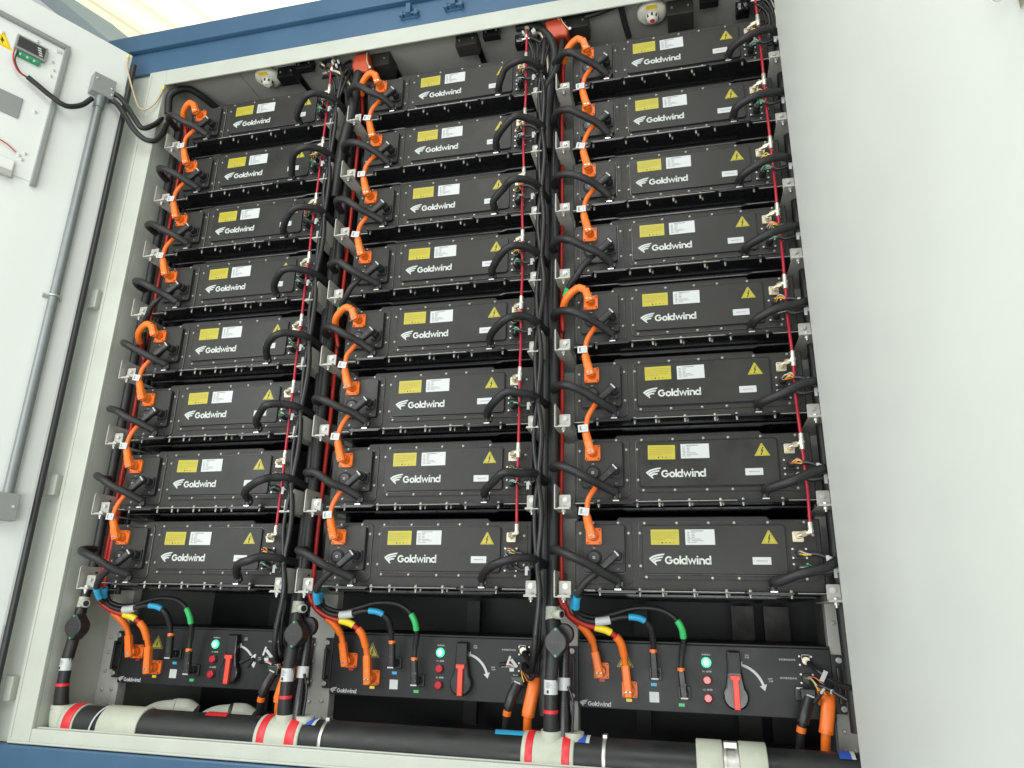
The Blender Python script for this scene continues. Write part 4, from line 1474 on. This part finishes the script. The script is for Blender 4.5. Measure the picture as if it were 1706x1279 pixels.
    if c < 3:
        zq = -0.470 if c == 2 else -0.497
        mb.tube([(0.415, 0.150, zq), (0.440, 0.140, zq + 0.003)], 0.008, PLAST, 8, False)
        mb.tube([(0.440, 0.140, zq + 0.003), (0.462, 0.130, zq + 0.006), (0.478, 0.13, zq - 0.002)], 0.0028, REDC, 6, sub=3)
        mb.tube([(0.440, 0.142, zq + 0.001), (0.460, 0.128, zq + 0.002), (0.476, 0.13, zq - 0.006)], 0.0028, PAPER, 6, sub=3)
    else:
        mb.tube([(0.500, 0.115, -0.545), (0.520, 0.100, -0.515)], 0.007, PLAST, 8, False)
        mb.tube([(0.520, 0.100, -0.515), (0.530, 0.09, -0.500)], 0.0045, PAPER, 6)
    mb.build("loose_plug", root)

# ------------------------------------------------------------------ coolant manifold along the bottom
YM, ZM, RM = 0.02, -0.740, 0.070


def xat(p):
    return p[0]


man = empty("coolant_manifold", (0, YM, ZM), "thick black coolant manifold pipe lying along the cabinet sill", "pipe")
mo = man.location
mb = MB()
mb.tube([(-1.27, YM, ZM), (1.60, YM, ZM)], RM * 0.97, PIPEB, 40)
mb.build("pipe", man, mo)


def ring(x0, x1, r, m, nm, b=0.003):
    mb = MB()
    mb.cyl((x0, YM, ZM), (x1, YM, ZM), r, m, 40, b)
    mb.build(nm, man, mo)


def patch(x0, x1, a0, a1, m1, m2, nm):
    mb = MB()
    for xa, xb, m in ((x0, x1, m1), (x1 + 0.0005, x1 + 0.012, m2)):
        V = []
        N = 8
        for i in range(N + 1):
            a = math.radians(a0 + (a1 - a0) * i / N)
            V += [(xa, YM - (RM + 0.0015) * math.cos(a), ZM + (RM + 0.0015) * math.sin(a)), (xb, YM - (RM + 0.0015) * math.cos(a), ZM + (RM + 0.0015) * math.sin(a))]
        mb.add(V, [(2 * i, 2 * i + 1, 2 * i + 3, 2 * i + 2) for i in range(N)], m)
    mb.build(nm, man, mo)


xe = [xat((-1.2723, -0.0500, -0.7110)), xat((-1.2310, -0.0500, -0.7194)), xat((-1.1436, -0.0500, -0.7148)), xat((-1.1138, -0.0500, -0.7133)), xat((-0.9356, -0.0500, -0.7040)), xat((-0.4359, -0.0500, -0.7015)), xat((-0.4039, -0.0500, -0.7056)),
      xat((-0.3081, -0.0500, -0.7062)), xat((-0.2677, -0.0500, -0.7078)), xat((-0.2137, -0.0500, -0.7086)), xat((-0.1807, -0.0500, -0.7125)), xat((0.5468, -0.0500, -0.6983)), xat((0.5729, -0.0500, -0.6967)), xat((0.6841, -0.0500, -0.6989)), xat((0.7135, -0.0500, -0.6972)),
      xat((0.8140, -0.0500, -0.6998)), xat((1.1017, -0.0500, -0.6992)), xat((1.1824, -0.0500, -0.6942)), xat((1.2303, -0.0500, -0.6912)), xat((1.3135, -0.0500, -0.6942)), xat((1.5212, -0.0500, -0.6764)), xat((1.5428, -0.0500, -0.6750))]
# left elbow
mb = MB()
mb.tube([(-1.322, -0.006, -0.676), (-1.320, -0.004, -0.700), (-1.312, 0.008, -0.725), (-1.296, YM, ZM), (xe[0] - 0.004, YM, ZM), (xe[0], YM, ZM)], [0.037, 0.045, 0.060, 0.071, RM + 0.003, RM + 0.003], IVORY, 30, sub=5, up=(0, 1, 0))
mb.cyl((-1.325, -0.008, -0.690), (-1.325, -0.008, -0.672), 0.038, IVORY, 24, 0.003)
mb.build("elbow", man, mo)
ring(xe[0], xe[1], RM + 0.0045, REDT, "red_ring")
ring(xe[1], xe[1] + 0.008, RM + 0.003, IVORY, "collar")
mb = MB()
mb.tube([(xe[2] + 0.03, YM, ZM + RM + 0.002)] + [(xe[2] + 0.03 - 0.05 * k / 12, YM - math.sin(math.pi * k / 12) * (RM + 0.002), ZM + math.cos(math.pi * k / 12) * (RM + 0.002)) for k in range(13)], 0.0035, PAPER, 6, sub=0)
mb.build("white_tie", man, mo)
ring(xe[3], xe[4], RM + 0.004, IVORY, "ivory_coupling")
for a, b, c_, d in ((5, 6, 7, 8), (11, 12, 13, 14)):
    ring(xe[a] - 0.004, xe[d] + 0.004, RM + 0.005, IVORY, "tee_body", 0.004)
    ring(xe[a] + 0.010, xe[b] + 0.010, RM + 0.0068, REDT, "red_ring")
    ring(xe[c_] - 0.006, xe[d] - 0.008, RM + 0.0068, REDT, "red_ring")
    patch(xe[d] + 0.016, xe[d] + 0.040, 50, 112, DBLUE, PAPER, "blue_patch")
    mb = MB()
    xm = {5: -0.984 + 0.638 + 0.0, 11: 0.638}[a]
    mb.tube([(xm, 0.0, ZM + 0.03), (xm, -0.004, ZM + RM + 0.014)], 0.036, IVORY, 24)
    mb.tube([(xm + 0.072, 0.012, ZM + 0.03), (xm + 0.072, 0.010, ZM + RM + 0.010)], 0.034, IVORY, 24)
    mb.build("tee_neck", man, mo)
for k, x in enumerate((xe[10], xe[15])):
    mb = MB()
    mb.cyl((x - 0.006, YM, ZM), (x + 0.006, YM, ZM), RM + 0.0020, STEEL, 40, 0.001)
    mb.box(x - 0.007, x + 0.007, YM - 0.02, YM + 0.01, ZM + RM - 0.004, ZM + RM + 0.008, STEEL, 0.001)
    mb.build("clamp", man, mo)
for a, b in ((16, 17), (18, 19)):
    mb = MB()
    mb.cyl((xe[a], YM, ZM), (xe[b], YM, ZM), RM + 0.012, IVORY, 40, 0.004)
    mb.build("flange_half", man, mo)
mb = MB()
mb.cyl((xe[17], YM, ZM), (xe[18], YM, ZM), RM - 0.002, STEEL, 40)
for x in (xe[17] + 0.006, xe[18] - 0.006):
    mb.cyl((x - 0.004, YM, ZM), (x + 0.004, YM, ZM), RM + 0.006, STEEL, 40)
mb.box(xe[17] + 0.004, xe[18] - 0.004, YM - 0.04, YM - 0.01, ZM + RM - 0.006, ZM + RM + 0.012, STEEL, 0.002)
mb.build("coupling_clamp", man, mo)
patch(xe[20], xe[21] + 0.012, 52, 112, DBLUE, PAPER, "blue_patch")
for k, (xc, hw, m_) in enumerate(((xat((-0.6334, -0.0200, -0.6817)), 0.045, REDT), (xat((0.4940, -0.0200, -0.6677)), 0.052, BLUET))):
    mb = MB()
    pts = [(-hw, 0.15), (hw, 0.15)]
    V = []
    N = 5
    for i in range(N + 1):
        a = math.radians(95 - 34 * i / N)
        V += [(xc - hw + 0.010 * (i / N - 0.5), YM - (RM + 0.0015) * math.cos(a), ZM + (RM + 0.0015) * math.sin(a)), (xc + hw + 0.010 * (i / N - 0.5), YM - (RM + 0.0015) * math.cos(a), ZM + (RM + 0.0015) * math.sin(a))]
    mb.add(V, [(2 * i, 2 * i + 1, 2 * i + 3, 2 * i + 2) for i in range(N)], m_)
    mb.build("flow_label", man, mo)
# rear hose couplings seen over the manifold
for k, q in enumerate(((-0.9927, 0.2000, -0.6834), (-0.7256, 0.2000, -0.6882))):
    q = Vector(q)
    root = empty("rear_coupling", q, ["ivory hose coupling behind the manifold, nearest the left wall", "ivory hose coupling behind the manifold, under the left switch box lamps"][k], "coupling", "ivory couplings behind the manifold")
    mb = MB()
    mb.tube([(-0.085, -0.10, -0.05), (-0.045, -0.02, -0.018), (0.01, 0.02, -0.012)], [0.026, 0.034, 0.036], IVORY, 20, sub=4)
    mb.build("hose_end", root)
    mb = MB()
    mb.tube([(0.012, 0.02, -0.012), (0.05, 0.04, -0.016), (0.085, 0.05, -0.03)], [0.040, 0.042, 0.036], IVORY, 20, sub=4)
    mb.build("nut", root)
    mb = MB()
    mb.tube([(0.004, 0.018, -0.012), (0.016, 0.022, -0.012)], 0.0385, RUBBER if k else POST, 20)
    mb.build("clamp_band", root)

# ------------------------------------------------------------------ under the ceiling
for k, (x, y, z) in enumerate(((-0.850, 0.026, 2.262), (1.073, 0.026, 2.262))):
    root = empty("smoke_detector", (x, y, 2.30), ["ivory smoke detector on the ceiling above the left column", "ivory smoke detector with red light on the ceiling above the right column"][k], "smoke detector", "smoke detectors on the cabinet ceiling")
    o_ = root.location
    mb = MB()
    prof = [(0.030, 2.2995), (0.062, 2.2990), (0.066, 2.288), (0.064, 2.272), (0.052, 2.264), (0.036, 2.262)]
    mb.tube([(x, y, p[1]) for p in prof], [p[0] for p in prof], SMOKE, 32)
    mb.build("base", root, o_)
    mb = MB()
    mb.tube([(x, y, 2.2615), (x, y, 2.250), (x, y, 2.240), (x, y, 2.234)], [0.028, 0.028, 0.024, 0.014], SMOKE, 28)
    for j in range(8):
        a = j * math.pi / 4
        mb.box(x + 0.0245 * math.cos(a) - 0.004, x + 0.0245 * math.cos(a) + 0.004, y + 0.0245 * math.sin(a) - 0.005, y + 0.0245 * math.sin(a) + 0.005, 2.243, 2.256, PLAST)
    mb.build("sensor_head", root, o_)
    if k == 1:
        mb = MB()
        mb.cyl((x, y - 0.004, 2.2345), (x, y - 0.006, 2.230), 0.010, REDL, 16, 0.002)
        mb.build("red_light", root, o_)
    mb = MB()
    mb.box(x - 0.024, x + 0.024, y - 0.060, y - 0.040, 2.2625, 2.2655, YELT)
    mb.build("yellow_strip", root, o_)

CB_ = [  # px boxes on the ceiling: (centre, half width, half height, with strap, label)
    ((-0.7291, 0.0143, 2.2620), 0.058, 0.050, 1, "black duct box with slanting strap beside the left smoke detector"),
    ((-0.6160, -0.0207, 2.2620), 0.055, 0.030, 0, "small black relay box on the ceiling left of the first suppression tube"),
    ((-0.2468, 0.0431, 2.2620), 0.085, 0.075, 1, "large black duct box right of the first orange housing"),
    ((0.2170, 0.0090, 2.2620), 0.065, 0.055, 1, "black duct box with strap above the middle of the middle column"),
    ((0.3434, -0.0235, 2.2620), 0.050, 0.028, 0, "small black relay box on the ceiling above the middle column"),
    ((0.7278, 0.0136, 2.2620), 0.080, 0.070, 0, "large black duct box right of the second orange housing"),
    ((1.1945, 0.0358, 2.2620), 0.070, 0.085, 1, "black duct box right of the right smoke detector"),
    ((1.3173, -0.0040, 2.2620), 0.050, 0.030, 0, "small black relay box on the ceiling above the right column"),
    ((1.4620, 0.0813, 2.2620), 0.036, 0.036, 0, "black relay box with white sticker near the right suppression tube"),
    ((0.4651, 0.0557, 2.2620), 0.032, 0.036, 0, "black relay box with white sticker beside the middle suppression tube")]
for k, (q, hw, hh, strap, lab) in enumerate(CB_):
    q = Vector(q)
    root = empty("duct_box" if hw > 0.06 else "relay_box", (q.x, q.y, 2.298), lab, "ceiling box", "black boxes under the cabinet ceiling")
    o_ = root.location
    mb = MB()
    zb = max(2.20, q.z - hh * 0.5)
    mb.box(q.x - hw * 0.8, q.x + hw * 0.8, q.y - hh * 0.5, q.y + hh * 0.8, zb, 2.2995, PACK if hw > 0.06 else BEAM, 0.003)
    mb.build("box", root, o_)
    for sx in (-0.5, 0.5):
        mb = MB()
        mb.cyl((q.x + sx * hw, q.y - hh * 0.5, (zb + 2.298) / 2), (q.x + sx * hw, q.y - hh * 0.5 - 0.003, (zb + 2.298) / 2), 0.005, STEEL, 10)
        mb.build("screw", root, o_)
    if strap:
        mb = MB()
        mb.box(q.x + hw * 0.35, q.x + hw * 0.75, q.y + hh * 0.8, 0.35, 2.285, 2.298, BEAM)
        mb.build("strap", root, o_)
    if "sticker" in lab:
        mb = MB()
        mb.box(q.x - hw * 0.5, q.x + hw * 0.5, q.y - hh * 0.5 - 0.0008, q.y - hh * 0.5 - 0.0002, zb + 0.012, min(2.29, zb + 0.012 + hh), PAPER)
        mb.build("sticker", root, o_)
for k, q in enumerate(((-0.3111, -0.0300, 2.2210), (0.6461, -0.0400, 2.2247))):
    q = Vector(q)
    q = q + Vector((0.008, 0.02, 0.0))
    root = empty("orange_housing", q, ["orange hooded housing above the gap between left and middle columns", "orange hooded housing above the gap between middle and right columns"][k], "housing", "orange housings under the ceiling")
    root.scale = (0.82, 0.82, 0.85)
    root.rotation_euler = (0.1, 0.12 - 0.3 * k, 0)
    mb = MB()
    mb.prism([(-0.055, 0.060), (0.030, 0.066), (0.058, -0.030), (0.045, -0.062), (0.000, -0.050), (-0.040, -0.055), (-0.062, -0.015)], -0.03, 0.07, HULL, 'Y', 0.012)
    mb.build("hood", root)
    mb = MB()
    mb.tube([(0.030, -0.034, 0.060), (0.038, -0.036, 0.010), (0.062, -0.034, -0.040)], 0.003, YG, 6, sub=4)
    mb.build("wire", root)
    mb = MB()
    mb.cyl((0.066, -0.03, -0.036), (0.066, -0.04, -0.038), 0.008, STEEL, 10, 0.001)
    mb.build("screw", root)
# red detection line over the pack tops
mb = MB()
mb.tube([(-1.3, 0.055, 2.152), (-0.7, 0.06, 2.151), (0.0, 0.055, 2.153), (0.8, 0.06, 2.151), (1.58, 0.055, 2.152)], 0.006, DRED, 10, sub=8)
o = mb.build("detection_cable")
tag(o, "dark red detection line running over the tops of the packs", "cable")
# black bundles from the ceiling into the gaps
CBL = [
    ([(-0.4251, -0.0100, 2.0651), (-0.4001, 0.0000, 2.1747), (-0.4378, 0.0000, 2.2607), (-0.5107, 0.0000, 2.3038), (-0.5520, 0.0200, 2.2853)], 0.012, "black cable arching over the left suppression tube's top fitting"),
    ([(-0.3771, -0.0200, 1.4891), (-0.3530, -0.0300, 1.7673), (-0.3265, -0.0300, 1.9295), (-0.3269, -0.0200, 2.0744), (-0.3235, 0.0000, 2.2032), (-0.3404, 0.0600, 2.3610)], 0.026, "thick black cable bundle rising between left and middle columns"),
    ([(0.6108, -0.0200, 1.5972), (0.6113, -0.0300, 1.8044), (0.6316, -0.0300, 1.9918), (0.6420, -0.0300, 2.0879), (0.6169, -0.0300, 2.1862), (0.5530, -0.0200, 2.2701), (0.4600, 0.0000, 2.3017)], 0.020, "thick black cable bundle arching between middle and right columns"),
    ([(0.5957, -0.0400, 1.6911), (0.5899, -0.0450, 1.8589), (0.6479, -0.0450, 1.9823), (0.6709, -0.0400, 2.0733), (0.6747, 0.0000, 2.2023)], 0.014, "black cable rising beside the bundle left of the right column"),
    ([(0.7797, -0.0217, 2.2750), (0.8489, -0.0341, 2.2750), (0.9311, -0.0566, 2.2750)], 0.012, "black conduit running along the ceiling right of the second orange housing"),
    ([(0.9410, -0.0494, 2.2800), (0.9489, 0.0350, 2.2700), (0.9631, 0.1144, 2.2500)], 0.014, "short black conduit slanting down over the right column's top pack"),
    ([(-1.3632, -0.0328, 2.1000), (-1.3524, -0.0531, 2.2000), (-1.3054, -0.0093, 2.2650), (-1.2664, 0.0490, 2.2680), (-1.2229, 0.1607, 2.2500)], 0.018, "dark cable tray slanting down behind the top left pack"),
    ([(1.5131, -0.0200, 2.2086), (1.5227, -0.0300, 2.1579), (1.5071, -0.0200, 2.1330)], 0.005, "thin dark lead beside the right suppression tube's top"),
]
for P, rr, lab in CBL:
    mb = MB()
    mb.tube(P, rr, RUBBER, 14, sub=7)
    o = mb.build("ceiling_cable")
    tag(o, lab, "cable")
# cable ends and lever on the ceiling
for k, P in enumerate(([(0.6310, -0.0500, 2.3136), (0.6504, -0.0500, 2.2888), (0.6707, -0.0400, 2.2534), (0.6892, -0.0200, 2.2415)], [(-0.5515, -0.0100, 2.3065), (-0.5254, -0.0200, 2.2672), (-0.5135, -0.0100, 2.2591)])):
    mb = MB()
    mb.tube(P, 0.006, BRASS, 8, sub=4)
    mb.cyl(P[0], Vector(P[0]) + Vector((0, -0.006, 0)), 0.010, BRASS, 12)
    o = mb.build("cable_lug")
    tag(o, ["brass coloured lug hanging at the lintel beside the second orange housing", "silver lug at the lintel near the left suppression tube"][k], "cable lug")

# ------------------------------------------------------------------ left door
H = Vector((-1.525, -0.13, 0))
dd = Vector((-0.46, -0.888, 0)).normalized()
nn = Vector((-dd.y, dd.x, 0))


def DM(o_root):
    o_root.matrix_world = Matrix(((dd.x, -nn.x, 0, H.x), (dd.y, -nn.y, 0, H.y), (0, 0, 1, 0), (0, 0, 0, 1)))


# local door axes: x = u away from the hinge, -y = towards the camera side, z = up.
ld = empty("cabinet_door", (0, 0, 0), "white left cabinet door swung open, with conduit and display on its inner face", "door")
DM(ld)
mb = MB()
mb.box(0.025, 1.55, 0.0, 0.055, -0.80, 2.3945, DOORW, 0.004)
mb.build("leaf", ld)
mb = MB()
# raised instrument panel: a tray with a folded rim
mb.box(0.312, 1.20, -0.004, -0.0003, 1.50, 2.225, DOORW)
for a in ((0.292, 0.312, 1.48, 2.246), ):
    mb.box(a[0], a[1], -0.022, -0.0003, a[2], a[3], GREYBOX, 0.003)
mb.box(0.312, 1.20, -0.022, -0.0003, 2.226, 2.246, GREYBOX, 0.003)
mb.build("instrument_panel", ld)
for u, z in ((0.325, 2.20), (0.337, 2.195), (0.345, 2.13), (0.333, 2.09), (0.338, 2.055), (0.355, 1.62), (0.362, 1.585), (0.375, 1.60), (0.42, 2.195), (0.55, 2.15), (0.36, 1.84)):
    mb = MB()
    mb.cyl((u, -0.004, z), (u, -0.010, z), 0.006, SILVER, 12, 0.001)
    mb.build("screw", ld)
mb = MB()
mb.box(0.375, 0.500, -0.022, -0.0045, 2.10, 2.175, GREYBOX, 0.003)
mb.box(0.384, 0.492, -0.0235, -0.0222, 2.112, 2.166, CHROME)
for k in range(4):
    mb.box(0.390 + 0.004 * k, 0.405 + 0.004 * k, -0.0245, -0.0236, 2.116 + 0.011 * k, 2.122 + 0.011 * k, PAPER)
dsp = mb.build("display_module", ld)
mb = MB()
mb.box(0.392, 0.486, -0.018, -0.0045, 2.070, 2.096, PCB)
for k in range(6):
    mb.box(0.398 + k * 0.014, 0.406 + k * 0.014, -0.022, -0.0182, 2.074, 2.084, PAPER if k % 2 else GREENW)
mb.build("circuit_board", ld)
mb = MB()
cx, cz = 0.545, 2.110
mb.prism([(cx - 0.045, cz - 0.026), (cx + 0.045, cz - 0.026), (cx, cz + 0.050)], -0.0052, -0.0045, YELT)
mb.prism([(cx - 0.036, cz - 0.021), (cx + 0.036, cz - 0.021), (cx, cz + 0.040)], -0.0060, -0.0053, ORANGE)
mb.prism([(cx - 0.033, cz - 0.019), (cx + 0.033, cz - 0.019), (cx, cz + 0.036)], -0.0068, -0.0061, YELT)
mb.prism([(cx + .003, cz + .018), (cx - .009, cz), (cx - .001, cz + .001), (cx - .006, cz - .014), (cx + .010, cz + .006), (cx + .002, cz + .004), (cx + .008, cz + .018)], -0.0076, -0.0069, BLK)
mb.build("warning_triangle", ld)
mb = MB()
mb.box(0.415, 0.80, -0.010, -0.0045, 1.77, 1.875, GREYBOX, 0.002)
mb.build("window_recess", ld)
mb = MB()
mb.box(0.385, 0.80, -0.020, -0.0045, 1.505, 1.56, DOORW, 0.005)
mb.box(0.385, 0.80, -0.030, -0.0045, 1.475, 1.503, POST, 0.003)
mb.build("lower_rail", ld)
mb = MB()
mb.tube([(0.39, -0.012, 1.605), (0.45, -0.016, 1.63), (0.60, -0.016, 1.64), (0.8, -0.014, 1.63)], 0.0028, REDC, 8, sub=4)
mb.build("red_wire", ld)
# junction boxes and conduit
mb = MB()
mb.box(0.080, 0.180, -0.050, -0.0003, 2.062, 2.166, GREYBOX, 0.003)
mb.build("junction_box", ld)
for u, z in ((0.165, 2.135), (0.095, 2.115), (0.09, 2.082)):
    mb = MB()
    mb.cyl((u, -0.050, z), (u, -0.054, z), 0.0055, SILVER, 10, 0.001)
    mb.build("screw", ld)
mb = MB()
mb.cyl((0.128, -0.025, 2.062), (0.122, -0.025, 0.125), 0.0200, CONDUIT, 20)
mb.cyl((0.128, -0.025, 2.063), (0.128, -0.025, 1.995), 0.0245, CONDUIT, 20, 0.002)
mb.build("conduit", ld)
mb = MB()
mb.box(0.080, 0.180, -0.050, -0.0003, 0.020, 0.128, GREYBOX, 0.003)
mb.cyl((0.10, -0.050, 0.075), (0.10, -0.054, 0.075), 0.0055, SILVER, 10)
mb.build("lower_junction_box", ld)
mb = MB()
mb.tube([(0.125 + 0.0225 * math.cos(a), -0.025 - 0.0225 * math.sin(a), 1.00) for a in [math.pi * k / 10 for k in range(11)]], 0.005, STEEL, 8)
mb.box(0.088, 0.165, -0.004, -0.0004, 0.990, 1.010, STEEL, 0.001)
for u in (0.092, 0.161):
    mb.cyl((u, -0.004, 1.0), (u, -0.010, 1.0), 0.006, STEEL, 10, 0.001)
mb.build("conduit_clamp", ld)
mb = MB()
mb.tube([(0.012, -0.006, 2.34), (0.010, -0.006, 1.4), (0.008, -0.006, 0.4), (0.008, -0.006, -0.80)], 0.0135, PLAST, 14)
mb.build("rubber_seal", ld)
# leads on the door
LD = [([(-1.7355, -0.5797, 2.0875), (-1.7247, -0.5808, 2.0311), (-1.7117, -0.5557, 1.9844), (-1.6932, -0.5198, 1.9720)], 0.0032, REDC, "red lead curling down from the door's display"),
      ([(-1.7292, -0.5677, 2.0904), (-1.7213, -0.5743, 2.0296), (-1.7074, -0.5473, 1.9842), (-1.6849, -0.5148, 1.9714)], 0.0032, PLAST, "thin black lead curling down from the door's display"),
      ([(-1.6937, -0.5209, 1.9778), (-1.6705, -0.4869, 1.9590), (-1.6384, -0.4358, 1.9321), (-1.6005, -0.3844, 1.9133), (-1.5743, -0.3339, 1.9522), (-1.5655, -0.2952, 2.0196)], 0.0120, RUBBER, "black sleeved cable sagging from the display to the junction box")]
for P, rr, m_, lab in LD:
    mb = MB()
    mb.tube(P, rr, m_, 12, sub=7)
    tag(mb.build("door_lead"), lab, "cable")
LD = [([(-1.5385, -0.2213, 2.1065), (-1.5065, -0.2029, 2.0944), (-1.4808, -0.1751, 2.0588), (-1.4223, -0.1700, 1.9787), (-1.3843, -0.1500, 1.9318), (-1.3607, -0.1100, 1.9756), (-1.3844, -0.0500, 2.0610), (-1.4163, 0.0200, 2.1949)], 0.0125, "upper black cable looping from the junction box into the cabinet"),
      ([(-1.5379, -0.2201, 2.0682), (-1.5079, -0.2057, 2.0497), (-1.4677, -0.1900, 1.9953), (-1.4162, -0.1700, 1.9184), (-1.3702, -0.1400, 1.8745), (-1.3343, -0.1100, 1.8803), (-1.3458, -0.0600, 1.9610), (-1.3952, 0.0100, 2.1088)], 0.0125, "lower black cable looping from the junction box into the cabinet")]
for P, rr, lab in LD:
    mb = MB()
    mb.tube(P, rr, RUBBER, 12, sub=7)
    tag(mb.build("loop_cable"), lab, "cable", "black cables looping from door to cabinet")
mb = MB()
P = [(-1.5378, -0.1764, 2.3722), (-1.5273, -0.1779, 2.2978), (-1.5074, -0.1613, 2.2232), (-1.4945, -0.1300, 2.1551), (-1.4646, -0.1200, 2.0924), (-1.4278, -0.1100, 2.0796), (-1.3908, -0.1000, 2.1175), (-1.3814, -0.0850, 2.1865), (-1.3753, -0.0840, 2.2232)]
mb.tube(P, 0.0045, YG, 8, sub=7)
o = empty("earth_wire", (0, 0, 0), "thin yellowish earth wire looping from the door's top corner to the frame", "wire")
mb.build("wire", o)
for q in (P[0], P[-1]):
    mb = MB()
    mb.tube([Vector(q) - Vector((0, 0, 0.012)), Vector(q) + Vector((0, 0, 0.006))], 0.006, YELT, 8)
    mb.build("lug", o)

# ------------------------------------------------------------------ right door
rd = empty("cabinet_door", (1.563, -0.10, 0.0), "plain white right cabinet door swung wide open beside the right column", "door")
ang = math.radians(-88.5)
rd.rotation_euler = (0, 0, ang)
mb = MB()
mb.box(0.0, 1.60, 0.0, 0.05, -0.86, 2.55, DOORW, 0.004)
mb.build("leaf", rd)
mb = MB()
q = Vector((1.7322, -1.4000, 0.7535))
hu = 1.580
q.z = 0.575
mb.tube([(hu, -0.035, q.z - 0.05), (hu, -0.035, q.z + 0.20)], 0.011, SILVER, 12)
mb.box(hu - 0.02, hu + 0.02, -0.006, -0.0003, q.z - 0.06, q.z + 0.22, SILVER, 0.002)
mb.tube([(hu, -0.035, q.z - 0.03), (hu, -0.004, q.z - 0.03)], 0.009, SILVER, 12)
mb.build("handle", rd)
